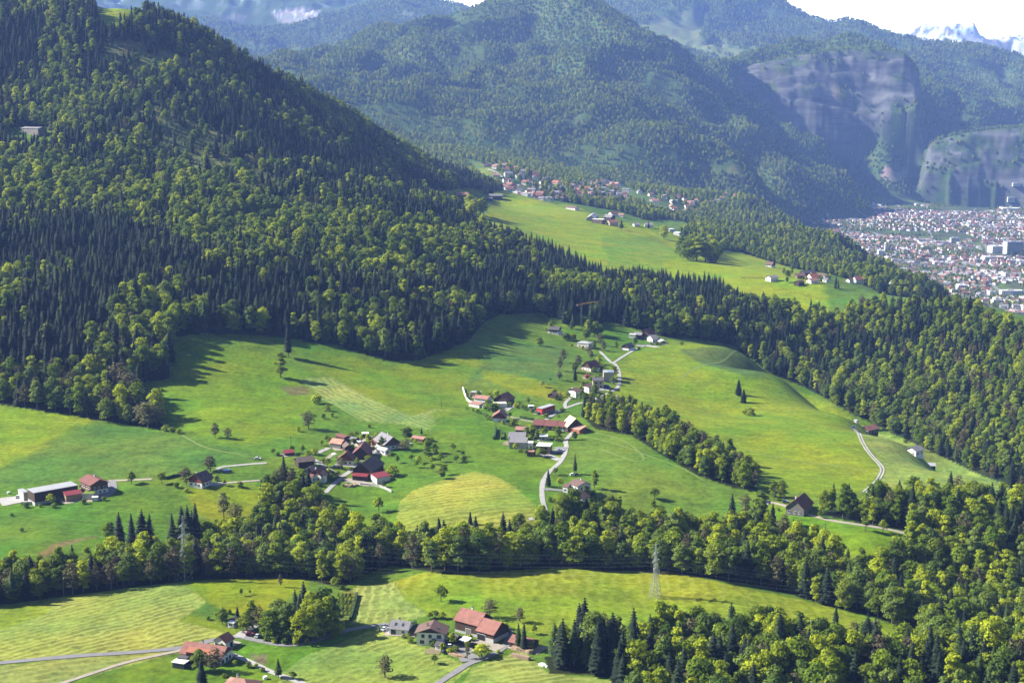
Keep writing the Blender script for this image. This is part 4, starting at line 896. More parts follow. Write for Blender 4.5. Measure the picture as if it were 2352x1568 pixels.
house('shed', 'shed', 'dark shed on the lower edge of the plateau hamlet', 'J', [(825,715,915,700,6,7,30,'darkwood','browntile',dict(win=0, over=.6))], **P0)
house('house', 'house', 'big maroon roofed house apart from the hamlet on the plateau edge', 'J', [(1675,648,1810,645,10,12,36,'white','redbrown',dict(over=.9, base='white'))], **P0)
house('house', 'house', 'small greyish house between conifers on the plateau rim', 'J', [(1580,682,1650,676,6,8,30,'white','browntile',dict(over=.6))], **P0)
house('house', 'house', 'low white house behind two dark conifers on the plateau rim', 'J', [(2160,700,2280,720,5,8,15,'white','greyroof',dict(over=.5))], **P0)
house('house', 'house', 'flat red brown house at the last tip of the plateau', 'P', [(2068,660,2086,663,5,8,12,'redwood','salmon',dict(over=.5))], **P0)
# upper plateau
P1 = dict(ymin=1900, ymax=3100)
house('house', 'house', 'grey roofed house among the trees below the steep forest', 'K', [(150,500,272,496,9,12,30,'white','greyroof',dict(over=.8))], **P1)
house('farmhouse', 'farmhouse', 'farmhouse with large plain orange roof on the high meadow', 'K', [(950,538,1125,536,9,13,32,'darkwood','salmon',dict(over=.9))], **P1)
house('barn', 'barn', 'long grey roofed barn behind the domed meadow', 'K', [(1400,560,1585,560,9,12,28,'darkwood','greytile',dict(over=.8, win=0)), (1350,606,1450,606,6,9,24,'darkwood','greytile',dict(over=.6, win=0))], **P1)
house('house', 'house', 'brown roofed low house at the slope of the domed meadow', 'L', [(100,430,225,440,7,11,25,'white','browntile',dict(over=.9))], **P1)
house('barn', 'barn', 'pale grey gabled barn on the crest of the plateau meadow', 'L', [(390,560,440,516,9,14,30,'greywall','greyroof',dict(over=.8, win=0))], **P1)
house('house', 'house', 'brown house with white flat roof on the plateau meadow rim', 'L', [(425,600,565,606,7,12,0,'brownwood','whiteroof',dict(rt='flat', over=.5))], **P1)
house('house', 'house', 'big red roofed house beside the dark conifer on the plateau rim', 'L', [(610,610,730,606,10,13,32,'beige','redtile',dict(over=.9))], **P1)
house('barn', 'barn', 'grey roofed barn behind the big red roofed house', 'L', [(595,540,670,545,10,12,36,'darkwood','greytile',dict(over=.8, win=0, L=18))], **P1)
house('house', 'house', 'orange roofed house at the top of the upper plateau hamlet', 'L', [(635,505,725,500,9,11,34,'white','redtile',dict(over=.8))], **P1)
house('house', 'house', 'house with salmon roof at the far side of the upper plateau hamlet', 'L', [(750,528,812,530,7,10,28,'white','salmon',dict(over=.7, L=14))], **P1)
house('house', 'house', 'small white house beside a lime green tree on the plateau rim', 'L', [(935,652,1015,650,6,10,26,'white','greytile',dict(over=.8))], **P1)
house('house', 'house', 'white house with grey roof behind a dark conifer on the plateau rim', 'L', [(1075,650,1190,650,7.5,11,26,'white','greytile',dict(over=.8))], **P1)
house('pavilion', 'house', 'white flat pavilion behind the round tree on the plateau', 'L', [(1380,728,1455,724,4.5,9,0,'white','whiteroof',dict(rt='flat', over=.4))], **P1)
house('house', 'house', 'bright white box house next to the dark tree cluster on the plateau', 'L', [(1470,768,1590,775,6.5,11,0,'white','foil',dict(rt='flat', over=.2))], **P1)
house('lodge', 'house', 'grey lodge alone in the middle of the steep forest', 'P', [(56,291,98,292,8,13,14,'greywood','greytile',dict(over=.8))], ymin=1400, ymax=2300)

# ------------------------------------------------------------------ roads, tracks and yards: draped on the ground
def chaikin(p, n=2):
    for _ in range(n):
        q = [p[0]]
        for a, b in zip(p, p[1:]): q += [a * .75 + b * .25, a * .25 + b * .75]
        p = q + [p[-1]]
    return p

def ribbon(name, pts, width, mat, lift=.22, shift=0.0, label=None, ymax=1e9):
    P = chaikin([ground(u, v, ymax=ymax).to_2d() for u, v in pts]); Q = []
    for a, b in zip(P, P[1:]):
        n = max(1, int((b - a).length / 2.5)); Q += [a + (b - a) * (i / n) for i in range(n)]
    Q.append(P[-1]); V = []; F = []; K = (-1, -.5, 0, .5, 1)
    for i, q in enumerate(Q):
        d = (Q[min(i + 1, len(Q) - 1)] - Q[max(i - 1, 0)]).normalized(); n = Vector((-d.y, d.x))
        wv = width * (1 + .10 * float(vnoise(q.x / 7, q.y / 7, 131)))
        for k in K:
            p = q + n * (shift + k * wv / 2); V.append((p.x, p.y, float(height(p.x, p.y)) + lift))
    for i in range(len(Q) - 1):
        for k in range(4): F.append((i * 5 + k, i * 5 + k + 1, i * 5 + k + 6, i * 5 + k + 5))
    V2 = [(x, y, z - .5) for x, y, z in V]; n = len(V); V += V2
    for i in range(len(Q) - 1):
        F.append((i * 5, (i + 1) * 5, (i + 1) * 5 + n, i * 5 + n)); F.append((i * 5 + 4, i * 5 + 4 + n, (i + 1) * 5 + 4 + n, (i + 1) * 5 + 4))
    me = bpy.data.meshes.new(name); me.from_pydata(V, [], F); me.materials.append(M[mat]); me.update()
    return tag(link(name, me), label, kind='structure')

def Zl(zone, *pts): return [zz(zone, *p) for p in pts]
ribbon('road', [(-60,1527),(0,1522),(100,1513),(250,1501),(370,1493),(440,1484),(497,1467),(547,1460),(575,1467),(601,1472),(646,1482),(700,1479),(736,1466),(790,1447),(864,1435.5),(894,1433.6)], 3.3, 'asphalt')
ribbon('road', Zl('B', (1000,575),(1100,500),(1200,420)), 5, 'pale_concrete', .26)
ribbon('path', [(120,1576),(200,1550),(290,1520),(360,1505),(425,1491)], 2.2, 'gravel')
ribbon('road', [(534,1502),(583,1523),(623,1543),(655,1554),(720,1578)], 2.8, 'pale_concrete')
ribbon('road', [(1000,1573),(1043,1545),(1079,1521.6),(1115,1511),(1147.5,1494.7),(1167,1476.7),(1173,1453),(1163,1440)], 3.3, 'asphalt')
ribbon('yard_pavement', [(1082,1518),(1068,1494),(1050,1482),(1036,1470)], 9, 'asphalt', .25)
ribbon('yard_pavement', [(1092,1470),(1120,1480),(1150,1490)], 7, 'gravel', .27)
ribbon('yard_pavement', [(872,1437),(890,1446),(900,1448)], 5, 'pale_concrete', .26)
ribbon('road', [(612,1063),(560,1067),(533,1069.8),(507,1072),(497,1080)], 3, 'pale_concrete')
ribbon('road', [(249,1104),(294,1102.6),(349,1100)], 3, 'gravel')
ribbon('road', [(498,1110),(533,1108),(610,1102),(630,1098)], 2.6, 'gravel')
ribbon('yard_pavement', [(249,1104),(256,1118),(248,1134),(226,1144)], 8, 'asphalt', .25)
ribbon('yard_pavement', [(0,1154),(22,1150),(50,1146),(66,1144)], 16, 'pale_concrete', .25)
ribbon('yard_pavement', [(480,1113),(500,1112),(514,1109)], 5, 'pale_concrete', .26)
ribbon('road', Zl('C', (560,520),(620,570),(760,650),(880,730),(960,780),(1040,730),(1140,660)), 3.2, 'pale_concrete')
ribbon('road', Zl('C', (730,1010),(800,930),(960,790)), 3.0, 'pale_concrete', .26)
ribbon('road', Zl('C', (640,570),(720,530),(780,490),(820,450)), 3, 'gravel', .24)
ribbon('yard_pavement', Zl('C', (620,425),(700,385),(780,350)), 3.5, 'pale_concrete', .25)
ribbon('yard_pavement', Zl('C', (1230,205),(1330,240),(1400,330),(1440,400),(1430,440)), 9, 'pale_concrete', .25)
ribbon('yard_pavement', Zl('C', (1000,830),(1100,820),(1250,870),(1400,890)), 7, 'gravel', .24)
ribbon('road', [(1215,1192),(1232,1190),(1247.5,1184),(1253.9,1176.6),(1247.5,1155.5),(1244.4,1134.5),(1245.4,1113.4),(1248,1102.8),(1260,1083.8),(1276,1071),(1287,1060.6),(1296,1045),(1302,1025),(1298,1012),(1307,1001.5),(1316,993)], 3.1, 'pale_concrete')
ribbon('yard_pavement', [(1287,1057),(1268,1049),(1250,1043),(1233,1038)], 5, 'pale_concrete', .26)
ribbon('yard_pavement', Zl('E', (1640,1180),(1720,1190),(1800,1150),(1840,1090)), 9, 'asphalt', .25)
ribbon('yard_pavement', Zl('G', (360,910),(450,890),(560,910),(800,930)), 4, 'asphalt', .25)
ribbon('road', [(1250,968),(1260,959),(1273,951),(1293,939),(1321,928.5),(1350,922),(1381,911),(1399.7,902),(1418,891),(1423.6,881),(1423,858.7),(1419.4,845),(1411,834)], 3.0, 'pale_concrete')
ribbon('road', Zl('E', (1895,410),(1880,340),(1930,280),(1990,235)), 2.8, 'pale_concrete', .26)
ribbon('road', Zl('E', (850,465),(920,410),(990,360)), 5, 'pale_concrete', .25)
ribbon('path', Zl('E', (890,550),(1000,580),(1150,620),(1340,655)), 2, 'gravel')
ribbon('road', [(1410,835),(1403,832),(1390,819),(1378,807)], 2.6, 'pale_concrete', .26)
ribbon('road', [(1406,835),(1413,831),(1428,820.8),(1449,808),(1466,799.5)], 2.8, 'pale_concrete', .24)
ribbon('yard_pavement', Zl('F', (1680,430),(1760,405),(1900,430),(2000,445)), 9, 'pale_concrete', .25)
ribbon('yard_pavement', Zl('F', (1010,1150),(1100,1130),(1200,1150)), 4, 'concrete', .25)
ribbon('road', Zl('H', (215,510),(290,440),(340,400)), 4.5, 'pale_concrete', .26)
ribbon('path', Zl('H', (330,385),(420,395),(600,440),(900,560),(1200,635),(1500,680),(1850,730),(2200,810)), 3, 'gravel')
for s in (-1, 1): ribbon('farm_track', [(1955,983),(1967,985.5),(1973.5,1001.7),(1986,1025.5),(2004.7,1049),(2023.5,1068),(2028,1080.5),(2021,1095.5),(1998,1120),(1985,1130)], 1.1, 'pale_concrete', .22, s * 1.0)
ribbon('road', [(993,466.5),(1020,466),(1046,466)], 4, 'pale_concrete', .3, ymax=3200)
ribbon('path', [(1700,637.5),(1730,637.5),(1760,640)], 2.5, 'hedge_green', .3, ymax=2300)
ribbon('path', [(1120,389),(1142,396),(1153,407)], 5, 'pale_concrete', .5, ymax=4600)

bmat('worn_soil', (.20,.155,.10), (.13,.13,.05), scale=.6); bmat('worn_grass', (.145,.19,.045), (.105,.16,.022), scale=.3)
for pts, wd in (([(1345,990),(1400,1000),(1450,1020),(1483,1050),(1470,1062),(1430,1050),(1380,1030)], 1.6), ([(1745,812),(1640,835),(1560,870)], 2.0), ([(1330,1000),(1420,1020),(1530,1060),(1620,1105)], 1.2), ([(1560,990),(1700,1030),(1850,1060),(1990,1080)], 1.2), ([(420,1000),(470,1030),(560,1045)], 1.4), ([(690,900),(720,905),(760,925),(830,965)], 1.4)):
    ribbon('meadow_track', pts, wd, 'worn_grass', .14)
def apron(x, y, ang, a, b, mat):
    nx, ny = max(2, int(a / 2)), max(2, int(b / 2)); V = []; F = []; c, s = math.cos(ang), math.sin(ang)
    for j in range(ny + 1):
        for i in range(nx + 1):
            px, py = (i / nx - .5) * a, (j / ny - .5) * b
            e = .5 * (i in (0, nx) or j in (0, ny)); px += random.uniform(-e, e); py += random.uniform(-e, e)
            wx, wy = x + px * c - py * s, y + px * s + py * c; V.append((wx, wy, float(height(wx, wy)) + .16))
    for j in range(ny):
        for i in range(nx): k = j * (nx + 1) + i; F.append((k, k + 1, k + nx + 2, k + nx + 1))
    me = bpy.data.meshes.new('yard_pavement'); me.from_pydata(V, [], F); me.materials.append(M[mat]); me.update(); tag(link('yard_pavement', me), kind='structure')
ry = random.Random(5)
for (x, y, ang, L, W, zn) in YARDS:
    if ry.random() < .72: apron(x + ry.uniform(-2, 2), y + ry.uniform(-2, 2), ang, L + ry.uniform(2, 6), W + ry.uniform(2, 6), ry.choice(['gravel', 'concrete', 'gravel', 'worn_soil']))
# ------------------------------------------------------------------ walls, hedges, stacks
def strip(name, cat, label, pts, w, h, mat, group=None, bumpy=0.0):
    P = chaikin([ground(u, v).to_2d() for u, v in pts], 1); Q = []
    for a, b in zip(P, P[1:]):
        n = max(1, int((b - a).length / 1.2)); Q += [a + (b - a) * (i / n) for i in range(n)]
    Q.append(P[-1]); V = []; F = []
    c = Q[len(Q) // 2]; z0 = float(height(c.x, c.y))
    for i, q in enumerate(Q):
        d = (Q[min(i + 1, len(Q) - 1)] - Q[max(i - 1, 0)]).normalized(); n = Vector((-d.y, d.x)); z = float(height(q.x, q.y))
        k = 1 + (random.uniform(-bumpy, bumpy)); k2 = 1 + random.uniform(-bumpy, bumpy)
        for s, zt in ((-1, -1.0), (-1, h * k), (1, h * k2), (1, -1.0)):
            p = q + n * s * w / 2 * (k if zt > 0 else 1); V.append((p.x - c.x, p.y - c.y, z + zt - z0))
    for i in range(len(Q) - 1):
        for k in range(3): F.append((i * 4 + k, (i + 1) * 4 + k, (i + 1) * 4 + k + 1, i * 4 + k + 1))
    F += [(0, 1, 2, 3), tuple(len(V) - 4 + j for j in (3, 2, 1, 0))]
    me = bpy.data.meshes.new(name); me.from_pydata(V, [], F); me.materials.append(M[mat]); me.update()
    o = link(name, me, loc=(c.x, c.y, z0)); return tag(o, label, cat, group)
strip('retaining_wall', 'wall', 'long bent white retaining wall round the salmon roofed house', Zl('E', (118,75),(150,180),(200,298),(330,355),(470,420)), .8, 1.5, 'white')
strip('hedge', 'hedge', 'dark clipped hedge running down beside the red brown gabled house', Zl('E', (478,540),(600,590),(780,670),(930,725)), 1.4, 1.9, 'hedge_green', bumpy=.18)
strip('hedge', 'hedge', 'dark hedge line behind the teal garden shed', Zl('E', (1200,405),(1300,470),(1430,530)), 1.3, 1.6, 'hedge_green', bumpy=.2)
strip('hedge', 'hedge', 'hedge along the footpath above the long row house', Zl('E', (1110,580),(1220,605),(1340,620)), 1.3, 1.5, 'hedge_green', bumpy=.2)
strip('hedge', 'hedge', 'outer tall hedge of the small garden beside the stacked grey houses', Zl('E', (695,780),(680,860),(660,960)), 1.3, 2.0, 'hedge_green', bumpy=.2)
strip('hedge', 'hedge', 'inner tall hedge of the small garden beside the stacked grey houses', Zl('E', (785,830),(785,900),(790,960)), 1.3, 1.8, 'hedge_green', bumpy=.2)
strip('hedge', 'hedge', 'clipped green hedge between the small white house and the three storey house', Zl('A', (505,350),(480,430),(440,510)), 1.2, 1.8, 'hedge_green', bumpy=.12)
strip('hedge', 'hedge', 'dark straight hedge along the edge of the little orchard', Zl('U', (2070,570),(2040,740),(1975,940)), 1.1, 1.5, 'hedge_green', bumpy=.2)
strip('hedge', 'hedge', 'dark hedge on the bank beside the brown house with white base', Zl('D', (1670,318),(1800,285),(1920,255)), 1.5, 1.8, 'hedge_green', bumpy=.2)
strip('retaining_wall', 'wall', 'low concrete wall in front of the huge dark timber shed', Zl('D', (215,575),(330,572),(500,548)), .5, 2.0, 'concrete')
strip('retaining_wall', 'wall', 'grey stone wall below the largest hamlet barn', Zl('C', (1240,890),(1420,905),(1560,930),(1700,1000)), .6, 1.4, 'concrete')
strip('wood_pile', 'wood pile', 'upper grey stack of logs beside the faded red shed', Zl('A', (1745,665),(1900,705),(2010,730)), 3, 1.5, 'logs', bumpy=.25)
strip('wood_pile', 'wood pile', 'lower log stack under a white sheet', Zl('A', (1738,760),(1850,790),(1960,815)), 1.8, 1.5, 'logs', bumpy=.1)
strip('cover_sheet', 'tarpaulin', 'white sheet covering the lower log stack', Zl('A', (1738,741),(1850,771),(1960,797)), 1.6, .35, 'foil', bumpy=.1)
strip('plank_pile', 'plank pile', 'pale pile of planks at the entrance of the barn yard', Zl('A', (935,735),(1020,765),(1140,785)), 1.6, 1.0, 'lightwood', bumpy=.3)
strip('tarpaulin', 'tarpaulin', 'crumpled white sheet at the corner of the dark spruces', Zl('A', (2095,868),(2140,890),(2190,905)), 1.6, .6, 'foil', bumpy=.5)
strip('wood_pile', 'wood pile', 'pale heap of split wood below the maroon lean-to', Zl('C', (990,905),(1080,915),(1190,900)), 3, 1.2, 'logs', bumpy=.4)

# ------------------------------------------------------------------ cars
CARM = {}
def car(label, zone, x, y, ang, col, kind='car'):
    if col not in CARM:
        b = MB(); prof = [(-2.1,.35),(-2.1,.85),(-1.7,.98),(1.0,1.0),(2.0,.82),(2.1,.4)]
        for s in (0,): b.prism([(p, -.86, q) for p, q in prof], [(p, .86, q) for p, q in prof], col)
        c = MB(); pr = [(-1.8,.98),(-1.45,1.5),(.2,1.52),(1.05,1.0)]
        c.prism([(p, -.76, q) for p, q in pr], [(p, .76, q) for p, q in pr], 'glass'); c.box(-1.4, .15, -.7, .7, 1.5, 1.56, col)
        w_ = MB(); n = 12
        r1 = [(.32 * math.cos(2 * math.pi * i / n), -.1, .32 * math.sin(2 * math.pi * i / n)) for i in range(n)]; w_.prism(r1, [(p[0], .1, p[2]) for p in r1], 'tyre')
        CARM[col] = (b.mesh('car_body'), c.mesh('car_cabin'), w_.mesh('car_wheel'))
    p = ground(*zz(zone, x, y)); r = link('parked_car', None); r.location = (p.x, p.y, p.z + .25); r.rotation_euler = (0, 0, math.radians(ang)); tag(r, label, 'car', 'parked cars')
    b, c, w_ = CARM[col]; link('body', b, r); link('cabin', c, r)
    for sx in (-1.3, 1.3):
        for sy in (-.84, .84): link('wheel', w_, r, (sx, sy, .32))
car('dark car parked at the gable of the small white house', 'A', 103, 398, 60, 'car_grey'); car('silver car parked in front of the dark car by the small white house', 'A', 112, 432, 60, 'car_silver')
car('white car in the shaded yard behind the low garage', 'A', 958, 655, 10, 'car_white'); car('black car at the edge of the barn yard', 'A', 897, 722, 30, 'car_black')
car('dark red car parked under the roadside trees', 'B', 1152, 552, 5, 'car_red'); car('pale blue car parked next to the dark red car', 'B', 1250, 575, 75, 'car_silver')
car('white car in front of the huge dark timber shed', 'D', 190, 505, 20, 'car_white'); car('white car on the grass verge above the bare thicket', 'P', 592, 1055, 0, 'car_white')
car('white car behind the upper white house', 'G', 985, 600, 10, 'car_white'); car('black car behind the upper white house', 'G', 1075, 600, 15, 'car_black')
car('blue car beside the weathered grey barn house', 'H', 600, 400, -10, 'car_blue'); car('white car in front of the weathered grey barn house', 'H', 690, 465, -20, 'car_white'); car('grey car under the trees by the gravel lane', 'H', 838, 510, -20, 'car_grey')
car('dark car in the yard of the white roofed villa', 'E', 1790, 1200, 20, 'car_black'); car('white car in the yard of the white roofed villa', 'E', 1815, 1165, 20, 'car_white'); car('blue car in front of the timber villa', 'E', 1440, 1180, -5, 'car_blue')
car('silver car on the crest farm yard', 'F', 1905, 402, 0, 'car_silver'); car('blue car at the head of the meadow track', 'I', 395, 222, -10, 'car_blue')
car('silver car beside the house with maroon roof', 'C', 880, 640, 0, 'car_silver'); car('dark car beside the silver car by the maroon roof', 'C', 945, 645, 0, 'car_grey')

# small yard things
def lathe(name, cat, label, zone, x, y, prof, mat, group=None, n=16):
    V = []; F = []
    for r, z in prof:
        for i in range(n): a = 2 * math.pi * i / n; V.append((r * math.cos(a), r * math.sin(a), z))
    for k in range(len(prof) - 1):
        for i in range(n): F.append((k * n + i, k * n + (i + 1) % n, (k + 1) * n + (i + 1) % n, (k + 1) * n + i))
    F.append(tuple((len(prof) - 1) * n + i for i in range(n)))
    me = bpy.data.meshes.new(name); me.from_pydata(V, [], F); me.materials.append(M[mat]); me.update()
    p = ground(*zz(zone, x, y)); return tag(link(name, me, loc=(p.x, p.y, p.z)), label, cat, group)
dome = [(4.6,-.3),(4.5,.4),(4.0,1.3),(3.0,2.1),(1.6,2.6),(.3,2.75)]
lathe('pool_dome', 'pool cover', 'dark blue glossy dome cover beside the beige houses', 'F', 1135, 1105, dome, 'blue')
bale = [(.9,-.1),(1.0,.2),(1.0,1.1),(.9,1.25),(.2,1.28)]
lathe('silage_bale', 'bale', 'white wrapped bale beside the dark spruce at the bottom edge', 'B', 1345, 1105, bale, 'foil'); lathe('silage_bale', 'bale', 'white wrapped bale lying apart on the grass near the huge shed', 'D', 88, 460, bale, 'foil')
lathe('silage_bale', 'bale', 'first white bale under the budding shrub near the salmon shed', 'C', 1938, 300, bale, 'foil'); lathe('silage_bale', 'bale', 'second white bale under the budding shrub near the salmon shed', 'C', 1978, 305, bale, 'foil')
lathe('garden_pool', 'pool', 'round blue garden pool on the lawn beside the curved drive', 'D', 2292, 228, [(2.6,-.2),(2.6,.8),(2.45,.8),(2.4,.55),(.2,.55)], 'solar')
lathe('parasol', 'parasol', 'round pale parasol in the hamlet garden', 'C', 858, 480, [(.08,0),(.08,2.1),(2.3,2.1),(1.2,2.7),(.1,2.95)], 'offwhite')

def utility_pole(label, zone, x, y, h):
    p = ground(*zz(zone, x, y)); r = link('utility_pole', None); r.location = p; tag(r, label, 'utility pole')
    m = MB(); m.bar((0, 0, -1), (0, 0, h), .14, 'greywood'); link('pole', m.mesh('pole'), r); m = MB(); m.bar((-.7, 0, h - .5), (.7, 0, h - .5), .07, 'greywood'); link('crossbar', m.mesh('crossbar'), r)
utility_pole('tall wooden pole at the edge of the striped hay field', 'T', 437, 970, 12); utility_pole('wooden pole on the slope above the red roofed shed', 'C', 222, 345, 8); utility_pole('lamp like pole beside the gravel lane junction', 'H', 450, 375, 8); utility_pole('thin pole on the small sloping meadow', 'H', 1110, 890, 10); utility_pole('pole on the meadow below the white retaining wall', 'P', 1013.5, 940, 8)

# tower crane in the trees
p = ground(1335, 752, ymin=1380); cr = link('tower_crane', None); cr.location = p; tag(cr, 'yellow tower crane rising out of the trees behind the village', 'crane')
m = MB(); hcr = 24
for sx in (-.6, .6):
    for sy in (-.6, .6): m.bar((sx, sy, -1), (sx, sy, hcr), .1, 'steel')
for k in range(16):
    z0 = k * 1.5; m.bar((-.6, -.6, z0), (.6, -.6, z0 + 1.5), .06, 'steel'); m.bar((.6, .6, z0), (-.6, .6, z0 + 1.5), .06, 'steel')
link('mast', m.mesh('mast'), cr)
m = MB(); jd = Vector((.94, .34, .0)).normalized(); tip = jd * 20 + Vector((0, 0, hcr + 2.2)); m.bar(tuple(-jd * 5 + Vector((0, 0, hcr))), tuple(Vector((0, 0, hcr))), .22, 'yellow'); m.bar((0, 0, hcr), tuple(tip), .2, 'yellow'); m.bar((0, 0, hcr + 1.4), tuple(tip), .12, 'yellow'); link('jib', m.mesh('jib'), cr)
m = MB(); cw = -jd * 4.5; m.box(cw.x - .8, cw.x + .8, cw.y - .8, cw.y + .8, hcr - 1.6, hcr, 'concrete'); link('counterweight', m.mesh('counterweight'), cr)

# ------------------------------------------------------------------ pylons and power lines
def pylon(label, u, v, h, bw, arms, ad):
    p = ground(u, v); r = link('lattice_pylon', None); r.location = p; tag(r, label, 'pylon', 'high voltage pylons')
    wid = lambda z: bw * .5 * (1 - .64 * min(1, z / (h * .5))) if z < h * .5 else max(.10, bw * .18 * (1 - .8 * (z - h * .5) / (h * .5)))
    nz = 11; zs = [h * (i / nz) for i in range(nz + 1)]; cs = [(-1, -1), (1, -1), (1, 1), (-1, 1)]
    a0 = math.atan2(ad.y, ad.x)
    def pt(c, z): w_ = wid(z); x, y = c[0] * w_, c[1] * w_; return (x * math.cos(a0) - y * math.sin(a0), x * math.sin(a0) + y * math.cos(a0), z)
    for c in cs:
        m = MB()
        for a, b in zip(zs, zs[1:]): m.bar(pt(c, a - (1 if a == 0 else 0)), pt(c, b), .11, 'steel')
        link('leg', m.mesh('pylon_leg'), r)
    m = MB()
    for i in range(nz):
        for k in range(4):
            c1, c2 = cs[k], cs[(k + 1) % 4]; m.bar(pt(c1, zs[i]), pt(c2, zs[i + 1]), .055, 'steel'); m.bar(pt(c2, zs[i]), pt(c1, zs[i + 1]), .055, 'steel')
    link('bracing', m.mesh('pylon_bracing'), r)
    ends = []
    for z, ln in arms:
        m = MB(); e = [Vector((ad.x * s * ln, ad.y * s * ln, z)) for s in (-1, 1)]; n = Vector((-ad.y, ad.x, 0)); w_ = wid(z)
        for s in (0, 1):
            sg = (-1, 1)[s]
            for t in (-1, 1):
                m.bar(tuple(n * t * w_ + Vector((0, 0, z))), tuple(e[s]), .10, 'steel'); m.bar(tuple(n * t * w_ + Vector((0, 0, z + 1.3))), tuple(e[s]), .07, 'steel')
                for q in (.3, .6): m.bar(tuple((n * t * w_ + Vector((0, 0, z))).lerp(e[s], q)), tuple((n * -t * w_ + Vector((0, 0, z))).lerp(e[s], q + .15)), .05, 'steel')
        am = link('crossarm', m.mesh('crossarm'), r)
        for ee in e:
            i_ = MB(); i_.bar(tuple(ee), (ee.x, ee.y, ee.z - 1.6), .09, 'greywood'); link('insulator', i_.mesh('insulator'), am); ends.append(p + ee + Vector((0, 0, -1.6)))
    ends.append(p + Vector((0, 0, h))); return ends
pA0, pB0 = ground(425, 1331), ground(1505, 1371)
ld = (pB0 - pA0).to_2d().normalized(); ad_ = Vector((-ld.y, ld.x))
ad_ = (ad_ + Vector((.55, 0)) * (1 if ad_.x > 0 else -1)).normalized()
eA = pylon('tall grey lattice pylon at the corner of the striped hay field', 425, 1331, 34, 5.4, [(28.5,2.8),(23,3.8),(15.5,3.2)], ad_)
eB = pylon('slim grey lattice pylon on the yellow green meadow', 1505, 1371, 27, 4.4, [(22.2,2.8),(18.6,3.8),(14.6,2.6)], ad_)
def cable(a, b, sag, label, grp):
    m = MB(); n = 28; c = (a + b) / 2; pts = []
    for i in range(n + 1): t = i / n; q = a.lerp(b, t); pts.append(Vector((q.x, q.y, q.z - 4 * sag * t * (1 - t))) - c)
    for s, e in zip(pts, pts[1:]): m.bar(tuple(s), tuple(e), .014, 'steel')
    tag(link('power_line', m.mesh('power_line'), loc=c), label, 'power line', grp)
off = Vector((ld.x, ld.y, 0))
for i, (a, b) in enumerate(zip(eA, eB)):
    cable(a, b, 5.0 if i < 6 else 3.0, 'thin power line strung between the two lattice pylons', 'power lines between the pylons')
    a2 = a + Vector((-off.x, -off.y + .18, 0)).normalized() * 230 + Vector((0, 0, 6)); cable(a, a2, 4, 'thin power line running out from the tall pylon over the green slope', 'power lines beyond the tall pylon')
    b2 = b + Vector((.97, -.10, 0)) * 240 + Vector((0, 0, -14)); cable(b, b2, 5, 'thin power line running out from the slim pylon along the wooded belt', 'power lines beyond the slim pylon')
# ------------------------------------------------------------------ the valley town and the far villages
def small_house(wall, roof, L, W, H, pitch):
    m = MB(); tp = math.tan(math.radians(pitch)); m.prism([(-L/2,-W/2,-3),(L/2,-W/2,-3),(L/2,W/2,-3),(-L/2,W/2,-3)], [(-L/2,-W/2,H),(L/2,-W/2,H),(L/2,W/2,H),(-L/2,W/2,H)], wall)
    h = H + W / 2 * tp
    for s in (-1, 1): m.poly([(s*L/2,-W/2,H),(s*L/2,W/2,H),(s*L/2,0,h)] if s > 0 else [(s*L/2,W/2,H),(s*L/2,-W/2,H),(s*L/2,0,h)], wall)
    o = .6
    for s in (-1, 1):
        a = [(-L/2-o,0,h+.3),(L/2+o,0,h+.3),(L/2+o,s*(W/2+o),H-o*tp+.3),(-L/2-o,s*(W/2+o),H-o*tp+.3)]
        m.poly(a if s < 0 else a[::-1], roof); b = [(p[0],p[1],p[2]-.25) for p in a]; m.poly(b[::-1] if s < 0 else b, roof)
        m.poly([a[2],a[3],b[3],b[2]], roof)
    for k in range(3):
        x = (-.33 + .33 * k) * L
        for zc in (1.6, 4.2):
            if zc + .8 < H: m.box(x - .6, x + .6, -W/2 - .05, -W/2 - .01, zc - .6, zc + .7, 'glass')
    return m.mesh('town_house')
def flat_house(wall, roof, L, W, H):
    m = MB(); m.box(-L/2, L/2, -W/2, W/2, -3, H, wall, roof); m.box(-L/2-.3, L/2+.3, -W/2-.3, W/2+.3, H+.02, H + .35, wall, roof); m.box(-L*.2, L*.1, -W*.2, W*.2, H+.36, H + 2.2, 'greywall')
    n = max(2, int(L / 4))
    for f in range(max(1, int(H / 3))):
        for k in range(n): x = (-.5 + (k + .5) / n) * L; m.box(x - 1.1, x + 1.1, -W/2 - .06, -W/2 - .01, f * 3 + .9, f * 3 + 2.3, 'glass')
    return m.mesh('town_block')
TV = [('white','redtile',12,9,5.2,36,'white town house with red roof'), ('white','browntile',13,10,5.6,32,'white town house with brown roof'), ('offwhite','greytile',12,10,5.4,30,'cream town house with grey roof'), ('white','greytile',15,10,6.2,28,'long white town house with grey roof'),
      ('offwhite','salmon',12,9,5.4,34,'cream town house with salmon roof'), ('beige','redbrown',13,10,6.0,36,'beige town house with dark red roof'), ('greywall','darktile',14,11,5.6,30,'grey town house with dark roof'), ('white','orange',12,10,5.6,34,'white town house with orange roof')]
THM = [small_house(*t[:6]) for t in TV]; THM += [flat_house('white','whiteroof',16,12,7), flat_house('offwhite','greyroof',22,13,10)]
TLAB = [t[6] for t in TV] + ['flat roofed white town house', 'tall flat roofed town block of flats']
x, y = scatter(2300, 6700, math.radians(10), math.radians(23.5), 25, 27)
z = height(x, y); u, v = project(x, y, z); i_, j_, _a, _b = _cell(np.arctan2(x, y), np.log(np.hypot(x, y)))
ok = (town_flat[j_, i_] > .9) & ~hidden(x, y, z, 9, .001) & (u < 2460)
